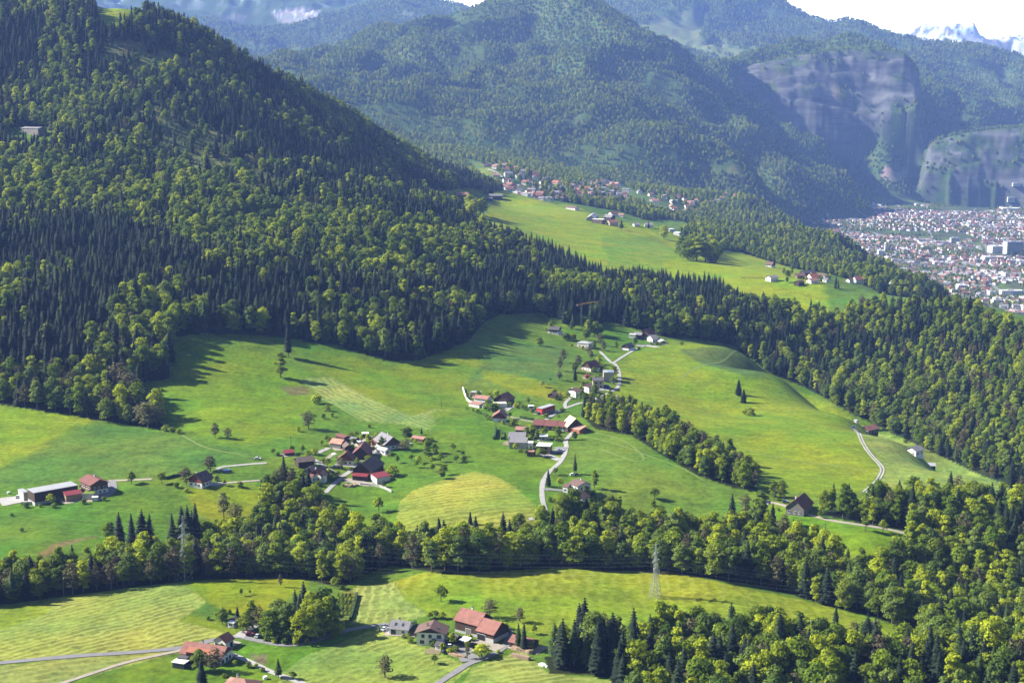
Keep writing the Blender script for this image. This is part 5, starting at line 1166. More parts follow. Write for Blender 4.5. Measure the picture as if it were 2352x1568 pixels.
ok &= ((v > 464) | (u < 2010)) & (vnoise(x / 210, y / 210, 141) > -.45) & (vnoise(x / 70, y / 70, 143) > -.62)
ok &= ~((v < 486) & (u > 2140) & (u < 2290))
TOWN_AT = []
x, y, z, u, v = x[ok], y[ok], z[ok], u[ok], v[ok]; o_ = np.argsort(y); x, y, z, u, v = x[o_], y[o_], z[o_], u[o_], v[o_]
PRO = np.array([.15,.18,.11,.09,.10,.13,.11,.02,.07,.04]); PRO /= PRO.sum()
cnt = 0; town_rest = []; TOWN_OBS = {}
for i in range(len(x)):
    k = int(RNG.choice(10, p=PRO)); rot = math.radians(25) * round(float(vnoise(x[i] / 300, y[i] / 300, 145)) * 3) + (math.pi / 2 if RNG.random() < .4 else 0) + RNG.normal(0, .12); s = RNG.uniform(.72, 1.08)
    vis = 0 < u[i] < GW - 6
    if vis and cnt < 225:
        o = link('town_block' if k > 7 else 'town_house', THM[k], loc=(x[i], y[i], z[i] - .2)); o.rotation_euler = (0, 0, rot); o.scale = (s, s, s * RNG.uniform(.9, 1.2))
        tag(o, TLAB[k] + ' in the crowded town on the valley floor', 'town house', 'houses of the valley town'); TOWN_OBS.setdefault(k, o); cnt += 1
    else: town_rest.append((x[i], y[i], z[i] - .2, s, k, rot))
print('town', len(x), cnt)
for pts, wd in (([(1905,500),(2040,545),(2180,590),(2352,640)], 11), ([(1960,478),(2100,500),(2352,520)], 9), ([(2120,560),(2200,610),(2290,660),(2360,715)], 9), ([(2060,470),(2130,520),(2160,580),(2170,640)], 9), ([(2240,480),(2260,560),(2300,640)], 9), ([(2150,660),(2250,690),(2352,700)], 8)):
    ribbon('road', pts, wd, 'asphalt', 1.0)
# larger buildings of the town
ZONES['W'] = (1874, 422.6, .2031)
def town_block(label, x0, x1, yt, yb, wall, roof, depth, rot=0.0):
    (u0, v0), (u1, v1) = zz('W', x0, yt), zz('W', x1, yb); p = ground((u0 + u1) / 2, v1, ymin=2300); m_ = (p.y * CP - p.z * SP) / FOC
    L = (u1 - u0) * m_; H = max(5, (v1 - v0) * m_ - depth * .12)
    o = link('office_block', flat_house(wall, roof, L, depth, H), loc=(p.x, p.y + depth / 2, p.z)); o.rotation_euler = (0, 0, rot); tag(o, label, 'office block')
town_block('white slab block at the foot of the wooded ridge in the town', 705, 770, 745, 830, 'white', 'whiteroof', 16)
town_block('slim pale tower behind the white slab block at the wooded ridge', 780, 808, 690, 770, 'offwhite', 'greyroof', 12)
town_block('grey tower block in the middle of the town', 1530, 1618, 602, 672, 'greyroof', 'greyroof', 18)
town_block('white hospital wing beside the big blue grey block', 1980, 2140, 690, 780, 'white', 'whiteroof', 30, .15)
town_block('big blue grey block with long window bands in the town', 2150, 2340, 640, 800, 'greyroof', 'steelroof', 30, .1)
town_block('long low white building below the hospital wing', 1910, 2130, 812, 868, 'white', 'offwhite', 24)
town_block('long cream factory building at the near edge of the town', 2190, 2420, 1430, 1535, 'offwhite', 'salmon', 30)
town_block('bright white box building above the wooded shoulder', 1612, 1700, 1130, 1205, 'white', 'whiteroof', 22)
town_block('long white apartment row near the town edge', 2100, 2340, 1195, 1282, 'white', 'whiteroof', 18)
town_block('long pale hall at the far side of the town', 1350, 1530, 328, 354, 'white', 'greyroof', 40)
town_block('wide white factory hall below the far cliff', 2222, 2400, 84, 130, 'white', 'whiteroof', 60)
town_block('pale office slab beneath the factory hall by the cliff', 2170, 2330, 152, 206, 'offwhite', 'whiteroof', 30)
town_block('low white warehouse near the fields at the town edge', 2110, 2310, 262, 298, 'white', 'whiteroof', 40)
town_block('long grey warehouse roof in the middle of the town', 1130, 1310, 612, 650, 'concrete', 'greyroof', 45)
town_block('second grey warehouse beside the grey tower block', 1320, 1485, 640, 680, 'concrete', 'steelroof', 40)
town_block('white school building with flat roof among the red roofs', 1340, 1450, 872, 912, 'white', 'offwhite', 18)
town_block('red brick block near the town park', 1200, 1300, 800, 850, 'redwood', 'redbrown', 18)
# far villages on the slopes: every house its own object
def village(poly, n_sp, y0, y1, where, group):
    us = [p[0] for p in poly]; x, y = scatter(y0, y1, math.atan((min(us) - GW/2) / FOC) - .01, math.atan((max(us) - GW/2) / FOC) + .01, n_sp)
    z = height(x, y); u, v = project(x, y, z); ok = inpoly(u, v, poly) & ~hidden(x, y, z, 5, 0.0)
    for a, b, c in zip(x[ok], y[ok], z[ok]):
        if RNG.random() < .22: continue
        k = int(RNG.choice(9, p=np.array([.24,.12,.08,.12,.16,.08,.06,.06,.08]))); s = RNG.uniform(.95, 1.4)
        o = link('village_house', THM[k], loc=(a, b, c)); o.rotation_euler = (0, 0, RNG.uniform(-.6, .6) + (math.pi / 2 if RNG.random() < .3 else 0)); o.scale = (s, s, s)
        tag(o, TLAB[k].replace('town house', 'house') + ' ' + where, 'village house', group); TOWN_OBS.setdefault(k, o)
village(VILLP[0], 31, 2900, 4600, 'in the village below the steep green mountain', 'houses of the village below the green mountain')
village(VILLP[1], 34, 3000, 4600, 'on the wooded knoll east of the village', 'houses on the wooded knoll')
village(VILLP[2], 34, 3300, 4700, 'below the narrow sloping meadow strip', 'houses below the meadow strip')
village(VILLP[3], 50, 3600, 5000, 'at the mouth of the side valley', 'houses at the mouth of the side valley')
# ------------------------------------------------------------------ single trees and bushes
NM = {'spruce': 'dark pointed spruce', 'leafy': 'green round broadleaf tree', 'bud': 'brownish budding tree', 'fruit': 'small fruit tree', 'bush': 'low green bush', 'young': 'pale young sapling'}
def T(kind, zone, x, y, h, where, wide=1.0, group=None, many=False):
    u, v = zz(zone, x, y); lab = f'{NM[kind]} {where}'; tree(kind, u, v, hpx=h, wide=wide, label=lab, group=group or (lab if many else None))
def TS(kind, zone, pts, where, many=True):
    for p in pts: T(kind, zone, p[0], p[1], p[2], where, p[3] if len(p) > 3 else 1.0, None, True)
T('bud','A',115,1035,56,'standing alone on the striped field below the white houses',1.05); T('bud','A',1455,275,47,'right behind the salmon roofed barn',1.05); T('bud','A',1840,335,38,'above the two spruces at the faded red shed')
T('fruit','R',690,1000,39,'alone on the yellow green meadow above the white house',1.0); T('spruce','A',1820,665,69,'with bare trunk beside the faded red shed',.85); T('spruce','A',1892,695,69,'close behind the log stacks of the faded red shed',.85)
T('fruit','A',745,862,23,'alone on the striped field below the low garage'); T('fruit','A',1350,775,30,'spreading wide between the barn yard and the lane',1.9); T('bud','A',1170,800,42,'with a thin crown at the barn yard entrance',.55)
TS('bush','A',[(350,530,9),(410,530,10),(440,590,14),(545,590,12)],'in the front garden of the small white house'); TS('bush','A',[(735,640,17),(850,685,16)],'growing in front of the low garage'); TS('fruit','A',[(680,285,16,1.5),(760,275,18,1.4),(850,285,17,1.3)],'in the row behind the big white three storey house')
TS('bush','A',[(1660,420,14),(1690,470,12),(1620,390,10)],'on the shaded bank behind the salmon roofed barn'); T('leafy','A',1985,700,26,'beside the dark corner spruces at the log stacks',.8)
T('spruce','B',1512,1088,53,'standing alone by the pale road near the bottom edge',1.15); T('leafy','B',500,1010,58,'in front of the long white farmhouse',1.0); T('spruce','B',535,1205,70,'at the bottom edge before the long white farmhouse',1.0); T('bud','B',705,1018,62,'right in front of the long white farmhouse',.95)
T('spruce','B',805,352,34,'larger of the two in the little fenced garden',1.2); T('spruce','B',990,306,26,'smaller of the two in the little fenced garden',1.1); TS('bush','B',[(615,348,9),(890,275,11),(830,375,10)],'in the little fenced garden'); T('fruit','B',722,332,16,'in the little fenced garden')
TS('bush','B',[(960,930,12),(1130,960,14),(1230,960,10),(1310,1010,10)],'on the bank below the pale road'); T('fruit','B',1700,1105,18,'beside the road at the bottom edge',1.3)
T('leafy','B',1110,492,54,'lime green beside the road fork',1.1); T('leafy','B',1180,460,66,'tall and lime green behind the road fork',.9); T('bud','B',1268,520,70,'slim between the parked cars and the road grove',.6)
TS('leafy','P',[(619,1468,70),(640,1462,82),(664,1468,92),(692,1472,78),(718,1470,82),(735,1460,95),(754,1458,90),(640,1445,80),(715,1450,95),(745,1440,112),(770,1450,70)],'in the dark grove inside the road bend')
TS('spruce','P',[(699,1440,112,1.1),(679,1436,96,1.1),(690,1448,90),(708,1450,84)],'rising out of the grove inside the road bend'); TS('bush','P',[(612,1472,12),(630,1476,14),(655,1478,14),(680,1479,15),(705,1478,13),(780,1452,26),(768,1462,20)],'at the shaded foot of the road grove')
T('fruit','U',372,580,18,'first thin one on the dandelion meadow',.7); T('fruit','U',500,560,12,'second tiny one on the dandelion meadow',.7); T('bud','U',950,450,32,'thin on the dandelion meadow near the belt of trees',.6)
TS('bush','U',[(1800 + 58 * i + 8 * (j % 2), 600 + 52 * j, 9, .7) for i in range(4) for j in range(6)],'in the rows of the little orchard'); TS('fruit','U',[(1740,470,26),(1850,500,14),(1800,360,30,1.3),(1850,940,14)],'at the upper edge of the little orchard')
# barn hamlet
T('bush','C',1930,175,20,'dark and round beside the salmon roofed shed',1.2); T('spruce','C',2138,160,21,'small behind the salmon roofed shed',1.2); T('bud','C',1900,385,29,'broad beside the large timber house',1.7); T('leafy','C',2230,430,38,'east of the salmon roofed shed',.9); T('bud','C',960,655,28,'in front of the maroon roofed hamlet house',1.25)
T('spruce','C',1520,302,17,'at the wall of the large timber house',.8); TS('fruit','C',[(1780,570,18),(1990,545,17),(2100,570,18),(2200,500,19),(2290,590,18),(2340,470,20),(2060,640,16),(2180,640,16),(2300,690,18)],'in the orchard east of the barn hamlet'); TS('bush','C',[(1700,760,22,1.4),(820,800,18,1.3),(760,820,16),(900,780,14),(560,445,14,1.3),(1370,50,8)],'around the houses of the barn hamlet'); T('bud','C',1580,930,18,'at the stone wall below the largest hamlet barn',1.2)
TS('fruit','P',[(1062,1048,14),(1048,1062,18),(1012,1060,20,1.1),(1020,1090,26),(1000,1040,22),(985,1055,20),(1040,1035,18),(1018,1100,16)],'on the grassy bank east of the hamlet orchard')
T('bud','Q',2110,1372,44,'alone on the slope above the barn hamlet',1.0); T('bud','Q',1470,1432,37,'larger of the pair on the hillside meadow',.95); T('bud','Q',1560,1442,28,'smaller of the pair on the hillside meadow',.95); T('leafy','Q',1920,1022,57,'round and alone on the hillside meadow',1.1); T('spruce','Q',1972,884,82,'alone in front of the forest edge',.8); T('bush','Q',2165,1200,22,'at the lower tip of the striped hillside meadow'); TS('bush','Q',[(2235,1250,14),(2270,1290,10),(2210,1300,10),(2040,1390,10)],'on the bank below the striped hillside meadow')
TS('bud','P',[(276,920,92),(300,935,84),(262,905,70),(318,928,60)],'in the brownish clump reaching into the hillside meadow'); TS('leafy','P',[(296,950,62,.8),(285,940,70,.8)],'at the foot of the brownish clump in the hillside meadow'); TS('bud','P',[(340,982,64,1.1),(322,976,50),(360,978,48,1.1)],'in the rounded clump at the lower forest tip')
TS('bush','P',[(395,992,12,1.4),(410,995,10,1.4),(380,990,14,1.3)],'on the dark bank below the rounded clump')
# slope farm
T('fruit','D',1332,362,30,'first of the two on the drive of the timber chalet',1.1); T('fruit','D',1642,362,28,'second of the two on the drive of the timber chalet',1.1); T('bud','D',1890,372,44,'at the gable of the brown house with white base',.95); T('bud','D',2130,232,38,'behind the brown house with white base',1.4); TS('bush','D',[(850,565,12),(550,605,12),(270,605,13),(410,600,8),(1790,400,12),(1890,445,10),(2190,330,12),(120,690,8)],'on the grass around the slope farm')
T('bush','T',1645,222,14,'on the dandelion slope below the gravel drive'); T('fruit','T',1780,295,13,'on the dandelion slope below the gravel drive'); T('bud','T',1885,290,66,'tall and thin at the edge of the thicket',.55); T('bud','T',1530,425,62,'tall at the upper edge of the thicket',.8); T('bud','T',1610,455,46,'round at the upper edge of the thicket',1.2)
TS('spruce','T',[(820,625,84),(905,642,82),(978,645,102),(1030,642,86)],'in the group of four on the green slope'); TS('spruce','T',[(1182,645,97),(1250,655,108),(1290,668,114),(1345,662,112),(1320,650,100)],'in the dense group right behind the tall pylon'); T('leafy','T',750,605,54,'pale beside the four spruces on the green slope',.9); T('bush','T',150,522,9,'alone on the slope below the huge shed')
TS('leafy','T',[(1450,660,60),(1400,760,64),(1500,770,60),(1560,700,80),(1640,760,70)],'between the tall pylon and the thicket')
# bend with the two white houses
T('spruce','G',1022,562,54,'very tall behind the two white houses',.75); T('spruce','G',442,832,41,'leaning over the curved road',1.0); T('fruit','G',600,582,18,'beside the spruce at the curved road',1.1); T('fruit','G',690,832,20,'in the garden of the two white houses',1.1); T('leafy','G',1450,872,42,'grey green beside the two white houses',.85); T('spruce','G',1540,1242,33,'narrow like a cypress below the two white houses',.65); T('spruce','G',640,1422,29,'at the bend below the two white houses',.9); TS('leafy','G',[(860,1430,34,1.1),(1010,1420,36,1.1),(1140,1440,34,1.1),(1330,1400,28,1.0),(1800,1330,38,1.1),(1980,1350,34,1.1)],'below the garden of the two white houses'); TS('bush','G',[(480,1160,10),(560,1180,9),(860,1200,12),(1390,1200,12)],'along the garden of the two white houses')
T('fruit','R',2150,302,26,'upper of the two alone on the slope beside the gully',1.3); T('bush','R',2140,352,15,'lower of the two alone on the slope beside the gully'); T('spruce','R',890,472,32,'at the rim of the mown yellow field',1.0); T('spruce','R',680,492,21,'small at the lower rim of the mown yellow field',1.0); T('fruit','R',265,392,37,'thin below the barn hamlet',.8); T('fruit','R',690,165,27,'at the upper rim of the mown yellow field',1.0); T('bush','R',845,45,14,'above the mown yellow field')
# lane village
TS('bush','E',[(560,450,16,1.3),(630,470,18,1.3),(690,440,15,1.2)],'beside the long white garage wall'); T('bush','E',1000,725,18,'dark behind the red brown gabled house',1.1); T('bush','E',1060,405,12,'at the corner of the steep driveway',1.4); T('leafy','E',2060,962,22,'at the lane below the steep cream roofed barn',.95); T('leafy','E',1400,955,24,'behind the flat white roofed garage',.85); TS('bush','E',[(180,432,5),(292,465,7),(375,495,8),(410,515,6)],'in the loose row below the white retaining wall'); TS('bush','E',[(1480,830,9),(1760,830,12),(1740,990,10),(1800,980,10),(1680,800,8)],'around the white roofed villa'); T('bud','E',1250,330,14,'beside the teal green garden shed',1.3); T('fruit','E',1530,590,10,'at the end of the long row house'); T('bush','E',700,190,12,'behind the dark timber house')
# upper hamlet
T('spruce','F',640,992,34,'dense and dark in the middle of the upper hamlet',.95); T('bud','F',690,765,29,'above the dense dark spruce of the upper hamlet',1.0); T('leafy','F',640,850,26,'close above the dense dark spruce',.9); T('bud','F',390,825,35,'tall with sparse crown on the slope of the upper hamlet',.65); T('bud','F',450,685,33,'sparse above the slope of the upper hamlet',.7); T('bud','F',380,975,20,'round below the sparse trees of the upper hamlet',1.2); T('fruit','F',100,1092,15,'first on the lawn of the upper hamlet'); T('fruit','F',235,1010,10,'second on the lawn of the upper hamlet'); T('leafy','F',60,415,22,'alone on the shaded upper slope',1.2)
TS('leafy','F',[(850,245,34,1.1),(820,325,28,1.1),(960,260,34,1.1),(1000,250,30,1.1),(1060,240,26)],'in the round group above the pale bungalow'); TS('bud','F',[(1050,405,29,.9),(1110,505,24,.9),(870,565,21,1.1),(900,640,20)],'beside the lane to the pale bungalow'); TS('bush','F',[(500,325,15,1.3),(570,330,14),(620,322,13)],'at the forest edge below the shaded chalet'); T('leafy','F',950,475,22,'next to the pale bungalow',.9); TS('fruit','F',[(1020,725,20),(1090,815,17),(1020,770,16),(1280,800,8)],'behind the beige modern cube'); T('leafy','F',960,1235,30,'bright green below the white house of the upper hamlet',.9); T('leafy','F',1620,395,16,'round at the small dark barn',1.3); T('bush','S',10,800,8,'alone on the meadow crest')
TS('leafy','F',[(730,1330,24),(800,1360,26),(900,1370,28),(880,1440,26),(1020,1380,24),(1120,1340,20),(1200,1330,22)],'at the top of the gully beside the lane')
# right meadow and the gravel lane
T('spruce','S',400,1142,38,'upper of the pair on the great meadow',1.35); T('spruce','S',434,1192,33,'lower of the pair on the great meadow',1.3); T('bush','S',480,1282,18,'first below the spruce pair on the great meadow',1.1); T('bush','S',445,1270,12,'second below the spruce pair on the great meadow',1.3)
T('leafy','H',535,332,48,'tall beside the gravel lane junction',.75); T('leafy','H',425,325,38,'behind the lamp pole at the gravel lane junction',.9); T('bud','H',65,485,38,'round beside the pale concrete track',1.0); T('fruit','H',1635,772,37,'first of the two on the small sloping meadow',.75); T('fruit','H',1865,787,30,'second of the two on the small sloping meadow',.9); T('spruce','S',1590,1870,56,'alone before the pale meadow',1.05); TS('spruce','H',[(1220,330,36),(1360,360,46),(1420,350,38)],'behind the wood at the gravel lane'); TS('leafy','I',[(1660,640,16,1.2),(1350,500,12,1.5),(780,260,22),(900,190,30),(1100,330,40)],'along the upper rim of the pale meadow')
# plateau
for zt in ((1525,549,33),): T('leafy','P',*zt,'round and alone on the plateau meadow',1.05)
TS('leafy','P',[(1562,590,46,1.2),(1580,597,52,1.25),(1600,600,54,1.25),(1620,601,52,1.25),(1638,597,46,1.2),(1590,582,52,1.2),(1612,584,52,1.2),(1632,586,48,1.2),(1650,592,36,1.2)],'in the dark cluster in the middle of the plateau meadow'); T('spruce','L',575,645,17,'between the houses of the upper plateau hamlet'); T('spruce','L',785,738,26,'thick and dark on the plateau rim',1.5); T('spruce','L',1132,725,18,'before the white house on the plateau rim',1.0)
TS('leafy','K',[(1150,835,46),(1240,830,44),(1330,840,42),(1190,860,40),(1290,860,40)],'in the clump beside the domed meadow'); TS('spruce','K',[(1000,692,18),(1040,690,16),(1070,700,16)],'below the plain orange farmhouse roof'); TS('spruce','K',[(1400,560,30),(1440,560,34),(1490,560,28),(1350,560,20)],'behind the long grey roofed barn')
TS('leafy','J',[(640,620,16),(700,660,18,1.2),(760,620,20),(690,740,14),(1200,720,12),(1000,570,16),(1060,500,22,1.2),(1130,540,18),(1320,700,14)],'between the houses of the plateau hamlet'); TS('spruce','J',[(1410,830,30,1.1),(1440,850,28),(1980,840,26,1.3),(2060,900,26,1.2),(2130,880,22),(2230,880,22)],'on the edge of the plateau below the hamlet'); TS('spruce','J',[(2110,740,14),(2200,760,16),(2235,750,14)],'beside the low white house on the plateau rim')

# shrubs and small trees in the gardens round the houses
rg_ = random.Random(9); WHERE_Z = {'A': 'the barn yard farm', 'B': 'the long white farmhouse', 'C': 'the barn hamlet', 'D': 'the slope farm', 'E': 'the lane village', 'F': 'the upper hamlet', 'G': 'the two white houses', 'H': 'the gravel lane'}
for (x, y, ang, L, W, zn) in YARDS:
    for k in range({'A': 2, 'B': 2, 'C': 4, 'D': 2, 'E': 5, 'F': 4, 'G': 4, 'H': 2}[zn]):
        a = rg_.uniform(0, 6.28); d = max(L, W) * .5 + rg_.uniform(2.5, 9); px, py = x + d * math.cos(a), y + d * math.sin(a)
        if any(abs((px - q[0]) * math.cos(q[2]) + (py - q[1]) * math.sin(q[2])) < q[3] / 2 + 1.2 and abs(-(px - q[0]) * math.sin(q[2]) + (py - q[1]) * math.cos(q[2])) < q[4] / 2 + 1.2 for q in YARDS): continue
        kd = rg_.choice(['bush', 'bush', 'bush', 'fruit', 'leafy' if rg_.random() < .5 else 'fruit']); h = {'bush': rg_.uniform(1.4, 3.2), 'fruit': rg_.uniform(3.5, 6.5), 'leafy': rg_.uniform(7, 11)}[kd]; s = h / PH[kd]
        lab = {'bush': 'garden bush', 'fruit': 'little garden tree', 'leafy': 'bigger garden tree'}[kd] + ' close to the buildings of ' + WHERE_Z[zn]
        TREES.append((kd, px, py, float(height(px, py)), s * rg_.uniform(1, 1.3), s, 'single', lab, lab))
# ------------------------------------------------------------------ far woods of the mountains and the valley floor (one mass)
FAR = []   # x, y, z, scale, kind index 0 spruce 1 leafy
x, y = scatter(3250, 11200, math.radians(-24), math.radians(24), 11.5, 24.0)
z = height(x, y)
i_, j_, fa_, fl_ = _cell(np.arctan2(x, y), np.log(np.hypot(x, y)))
u, v = project(x, y, z)
ok = ~hidden(x, y, z, 24, .004) & ~NOT[j_, i_] & (ROCK[j_, i_] < .45)
for nm in ('village_hills', 'saddle', 'hill'):
    poly, a, b = FOREST[nm]; ok &= ~(inpoly(u, v, poly) & (y > a) & (y < b) & (z > -418))
MEADOWS = [f[0] for f in F_[:NEARFIELDS] if f[9] > 3000]
for p in MEADOWS: ok &= ~inpoly(u, v, p) | (y > 4700)
flat = town_flat[j_, i_] > .5
dens = vnoise(x / 170, y / 170, 111) * .6 + vnoise(x / 60, y / 60, 112) * .5
ok &= ~flat | (dens > .0)
ok &= (z > -447) | (dens > -.1)
clear = (vnoise(x / 210, y / 260, 115) > .6) & (y > 4600); ok &= ~clear | (RNG.random(len(x)) < .25)
ok &= (ROCK[j_, i_] < .05) | (RNG.random(len(x)) < .5)
VILL = VILLP
for p in VILL: ok &= ~(inpoly(u, v, p) & (y < 4700)) | (RNG.random(len(x)) < .15)
x, y, z, u, v, dens = x[ok], y[ok], z[ok], u[ok], v[ok], dens[ok]
alt = smooth(z, -150, 350)
psp = np.clip(-.42 + .22 * alt + .8 * fbm(x / 260, y / 300, 121, 3) + .35 * smooth(y, 7500, 9000), .02, .97)
kd = (RNG.random(len(x)) > psp).astype(int)
sc = RNG.uniform(.52, .98, len(x)) * (1 + .35 * smooth(y, 6500, 10500)); sc *= np.where(z < -425, .58, 1.0)
FARPTS = (x, y, z, sc, kd)
print('far trees', len(x))

def rot_bearing(n): return RNG.uniform(0, 2 * math.pi, n)

def instanced(name, protos, x, y, z, sx, sz, var, label):
    """one object: every tree of the mass stands on a vertex of its mesh"""
    me = bpy.data.meshes.new(name); n = len(x)
    me.vertices.add(n); me.vertices.foreach_set('co', np.stack([x, y, z], -1).astype(np.float32).ravel())
    a = me.attributes.new('size', 'FLOAT_VECTOR', 'POINT'); a.data.foreach_set('vector', np.stack([sx, sx, sz], -1).astype(np.float32).ravel())
    a = me.attributes.new('turn', 'FLOAT_VECTOR', 'POINT'); t = np.zeros((n, 3), np.float32); t[:, 2] = rot_bearing(n); t[:, 0] = RNG.normal(0, .03, n); a.data.foreach_set('vector', t.ravel())
    a = me.attributes.new('variant', 'INT', 'POINT'); a.data.foreach_set('value', np.asarray(var, np.int32))
    ob = link(name, me); tag(ob, label, kind='stuff')
    g = bpy.data.node_groups.new(name + '_nodes', 'GeometryNodeTree')
    g.interface.new_socket('Geometry', in_out='INPUT', socket_type='NodeSocketGeometry'); g.interface.new_socket('Geometry', in_out='OUTPUT', socket_type='NodeSocketGeometry')
    gi = g.nodes.new('NodeGroupInput'); go = g.nodes.new('NodeGroupOutput')
    jn = g.nodes.new('GeometryNodeJoinGeometry')
    for o in reversed(protos):
        oi = g.nodes.new('GeometryNodeObjectInfo'); oi.transform_space = 'ORIGINAL'; oi.inputs['Object'].default_value = o; oi.inputs['As Instance'].default_value = True
        g.links.new(oi.outputs['Geometry'], jn.inputs[0])
    ip = g.nodes.new('GeometryNodeInstanceOnPoints'); ip.inputs['Pick Instance'].default_value = True
    def na(nm, ty):
        k = g.nodes.new('GeometryNodeInputNamedAttribute'); k.data_type = ty; k.inputs['Name'].default_value = nm; return k.outputs['Attribute']
    e = g.nodes.new('FunctionNodeEulerToRotation'); g.links.new(na('turn', 'FLOAT_VECTOR'), e.inputs[0])
    g.links.new(gi.outputs[0], ip.inputs['Points']); g.links.new(jn.outputs[0], ip.inputs['Instance']); g.links.new(na('variant', 'INT'), ip.inputs['Instance Index'])
    g.links.new(e.outputs[0], ip.inputs['Rotation']); g.links.new(na('size', 'FLOAT_VECTOR'), ip.inputs['Scale']); g.links.new(ip.outputs[0], go.inputs[0])
    md = ob.modifiers.new('trees', 'NODES'); md.node_group = g
    return ob

# ------------------------------------------------------------------ pick the trees that show largest, by covering a coarse picture grid from near to far
order = sorted(range(len(TREES)), key=lambda i: TREES[i][2])
SCR = np.zeros((int(GH / 4) + 1, int(GW / 4) + 1), bool)
show = np.zeros(len(TREES))
tx = np.array([(t[1], t[2], t[3]) for t in TREES])
hid = hidden(tx[:, 0], tx[:, 1], tx[:, 2], 12, 0.0)
for i in order:
    k, x, y, z, s, sz = TREES[i][:6]
    if hid[i]: continue
    u0, v0 = project(x, y, z); u1, v1 = project(x, y, z + PH[k] * sz)
    w = PW[k] * s * FOC / y * .8
    cols = slice(max(0, int((u0 - w) / 4)), max(0, int((u0 + w) / 4) + 1)); rows = slice(max(0, int(v1 / 4)), max(0, int(v0 / 4) + 1))
    blk = SCR[rows, cols]
    if blk.size == 0: continue
    show[i] = (blk.size - blk.sum()) * (.5 if k == 'spruce' else .8); blk[:] = True
KNAME = {'spruce': 'spruce_tree', 'leafy': 'broadleaf_tree', 'bud': 'budding_tree', 'young': 'sapling', 'fruit': 'fruit_tree', 'bush': 'bush'}
PART = {'spruce': 'spruce', 'leafy': 'broadleaf', 'bud': 'budding', 'young': 'sapling', 'fruit': 'fruit', 'bush': 'bush'}
WHERE = {'hill': 'in the dense forest of the steep hillside', 'ledge': 'in the forest strip below the plateau meadow', 'ravine': 'on the wooded ravine slope',
 'belt_west': 'in the woodland row between striped hay field and big shed', 'belt_mid': 'in the thicket below the large barn hamlet', 'belt_east': 'in the wooded belt behind the pylon meadow',
 'east_wood': 'in the wood around the small sloping meadow', 'corner_wood': 'in the wood below the pylon meadow', 'gully': 'in the wooded gully below the bending white lane', 'village_hills': 'on the wooded hills between the villages', 'saddle': 'beside the far village'}
LOOK = {'spruce': 'dark pointed spruce', 'leafy': 'fresh green round broadleaf tree', 'bud': 'brownish budding tree', 'young': 'pale young sapling'}
PROTO_OBS = {}
def plant(i):
    t = TREES[i]; k, x, y, z, s, sz, reg = t[:7]
    vi = i % len(PROTO[k]); cm, tm = PROTO[k][vi]
    if reg == 'single': lab, grp = t[7], t[8]
    else: lab, grp = f'{LOOK[k]} {WHERE[reg]}', f'{PART[k]} trees {WHERE[reg]}'
    if tm is None:
        o = link(KNAME[k], cm); c = o
    else:
        o = link(KNAME[k], None); o.empty_display_size = .1
        c = link('crown', cm, o); link('trunk', tm, o)
    o.location = (x, y, z); o.scale = (s, s, sz); o.rotation_euler = (0, 0, random.uniform(0, 6.28))
    tag(o, lab, {'spruce': 'spruce', 'leafy': 'broadleaf', 'bud': 'budding tree', 'young': 'sapling', 'fruit': 'fruit tree', 'bush': 'bush'}[k], grp)
    PROTO_OBS.setdefault(k, {}).setdefault(vi, c)

LIMIT = {'spruce': 300, 'leafy': 300, 'bud': 200, 'young': 60}
rest = []
for k in KNAME:
    ids = [i for i in range(len(TREES)) if TREES[i][0] == k]
    ids.sort(key=lambda i: -(show[i] + (1e6 if TREES[i][6] == 'single' else 0)))
    n = LIMIT.get(k, 300)
    sel = [i for i in ids[:n] if show[i] > 3 or TREES[i][6] == 'single']
    for i in sel: plant(i)
    s_ = set(sel); rest += [i for i in ids if i not in s_]
    print(k, len(ids), 'single', len(sel))
def mass(name, kinds, label, extra=None):
    obs = []; base = {}
    for k in kinds:
        base[k] = len(obs); obs += [PROTO_OBS[k][j] for j in sorted(PROTO_OBS[k])]
    rows = [i for i in rest if TREES[i][0] in kinds]
    arr = [(TREES[i][1], TREES[i][2], TREES[i][3] - .4, TREES[i][4], TREES[i][5], base[TREES[i][0]] + i % len(PROTO_OBS[TREES[i][0]])) for i in rows]
    if extra is not None: arr = extra(base)
    a = np.array(arr, float)
    return instanced(name, obs, a[:, 0], a[:, 1], a[:, 2], a[:, 3], a[:, 4], a[:, 5], label)
mass('spruce_forest', ['spruce'], 'dense dark spruce forest covering the steep hillside and the slopes')
mass('broadleaf_forest', ['leafy', 'bud', 'young'], 'fresh green broadleaf woods between the spruces and along the slopes')
def farx(base):
    x, y, z, sc, kd = FARPTS; n = len(x)
    ns = len(PROTO_OBS['spruce']); nl = len(PROTO_OBS['leafy'])
    var = np.where(kd == 0, base['spruce'] + RNG.integers(0, ns, n), base['leafy'] + RNG.choice([0, 1, 3, 5, 0, 4], n))
    return np.stack([x, y, z - .5, sc * np.where(kd == 0, 1.25, 1.15), sc, var], -1)
if town_rest:
    a = np.array(town_rest, float); obs = [TOWN_OBS[k] for k in sorted(TOWN_OBS)]; kk = {k: i for i, k in enumerate(sorted(TOWN_OBS))}
    ob = instanced('town', obs, a[:, 0], a[:, 1], a[:, 2], a[:, 3], a[:, 3], [kk.get(int(k), 0) for k in a[:, 4]], 'crowded town of small white and red roofed houses filling the valley floor')
    t = np.zeros((len(a), 3), np.float32); t[:, 2] = a[:, 5]; ob.data.attributes['turn'].data.foreach_set('vector', t.ravel())
mass('far_forest', ['spruce', 'leafy'], 'hazy far forest covering the mountains and the valley edges', farx)

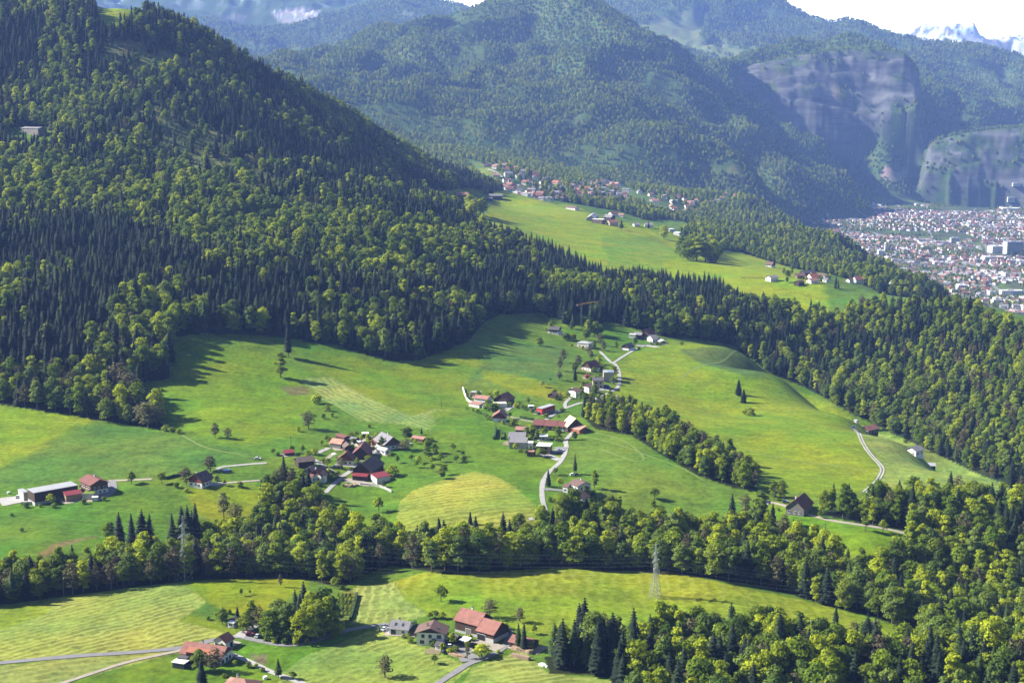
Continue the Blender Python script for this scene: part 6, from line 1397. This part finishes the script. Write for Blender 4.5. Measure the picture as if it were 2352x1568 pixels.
# ------------------------------------------------------------------ light, air, camera
SUN_EL, SUN_AZ = math.radians(34), math.radians(-80)     # bearing clockwise from +Y
w = bpy.data.worlds.new('World'); scene.world = w; w.use_nodes = True
nt = w.node_tree; bg = nt.nodes['Background']
sky = nt.nodes.new('ShaderNodeTexSky'); sky.sky_type = 'NISHITA'; sky.sun_disc = False; sky.sun_elevation = SUN_EL; sky.sun_rotation = SUN_AZ; sky.altitude = 900
# thin bright cloud veil low over the horizon in the direction of the valley's mouth
tc = nt.nodes.new('ShaderNodeTexCoord'); sp_ = nt.nodes.new('ShaderNodeSeparateXYZ'); nt.links.new(tc.outputs['Generated'], sp_.inputs[0])
veil = math_(nt, 'MULTIPLY', ramp(nt, sp_.outputs[2], .30, .06), ramp(nt, sp_.outputs[1], .55, .85), clamp=True)
nt.links.new(mixc(nt, veil, sky.outputs[0], (52, 53, 55)), bg.inputs['Color'])
bg.inputs['Strength'].default_value = .040
sl = bpy.data.lights.new('sun', 'SUN'); sl.energy = 5.0; sl.angle = math.radians(.53); sl.color = (1, .955, .86)
so = link('sun', sl)
dirv = Vector((math.sin(SUN_AZ) * math.cos(SUN_EL), math.cos(SUN_AZ) * math.cos(SUN_EL), math.sin(SUN_EL)))
so.rotation_euler = (-dirv).to_track_quat('-Z', 'Y').to_euler(); so.location = (-200, 200, 600)
# hazy air
hx = 9800; hy0, hy1, hz0, hz1 = -120, 17200, min(-460, float(GZ.min()) - 3), max(1150, float(GZ.max()) + 40)
hv = [(sx * hx, yy, zz) for zz in (hz0, hz1) for yy in (hy0, hy1) for sx in (-1, 1)]
hf = [(0, 2, 3, 1), (4, 5, 7, 6), (0, 1, 5, 4), (2, 6, 7, 3), (0, 4, 6, 2), (1, 3, 7, 5)]
hm = bpy.data.meshes.new('haze'); hm.from_pydata(hv, [], hf)
mat = bpy.data.materials.new('hazy_air'); mat.use_nodes = True; nt = mat.node_tree; nt.nodes.remove(nt.nodes['Principled BSDF'])
pv = nt.nodes.new('ShaderNodeVolumePrincipled'); pv.inputs['Color'].default_value = HAZE_COL; pv.inputs['Density'].default_value = HAZE_DEN; pv.inputs['Anisotropy'].default_value = 0.0
nt.links.new(pv.outputs[0], nt.nodes['Material Output'].inputs['Volume'])
hm.materials.append(mat); tag(link('haze', hm), 'blue hazy air over the valley', kind='stuff')

cam = bpy.data.cameras.new('camera'); co = link('camera', cam); scene.camera = co
cam.sensor_width = 36; cam.lens = 36 * FOC / GW; cam.clip_start = 1; cam.clip_end = 60000
co.location = (0, 0, 0); co.rotation_euler = (math.radians(90) - PITCH, 0, 0)
scene.view_settings.view_transform = 'Standard'; scene.view_settings.look = 'None'; scene.view_settings.gamma = 1; scene.view_settings.exposure = EXPOSURE
scene.render.engine = 'CYCLES'
cy = scene.cycles; cy.max_bounces = 5; cy.diffuse_bounces = 2; cy.glossy_bounces = 1; cy.transmission_bounces = 2; cy.volume_bounces = 0; cy.transparent_max_bounces = 6
cy.use_adaptive_sampling = True; cy.adaptive_threshold = .02
cy.caustics_reflective = False; cy.caustics_refractive = False
cy.use_denoising = True
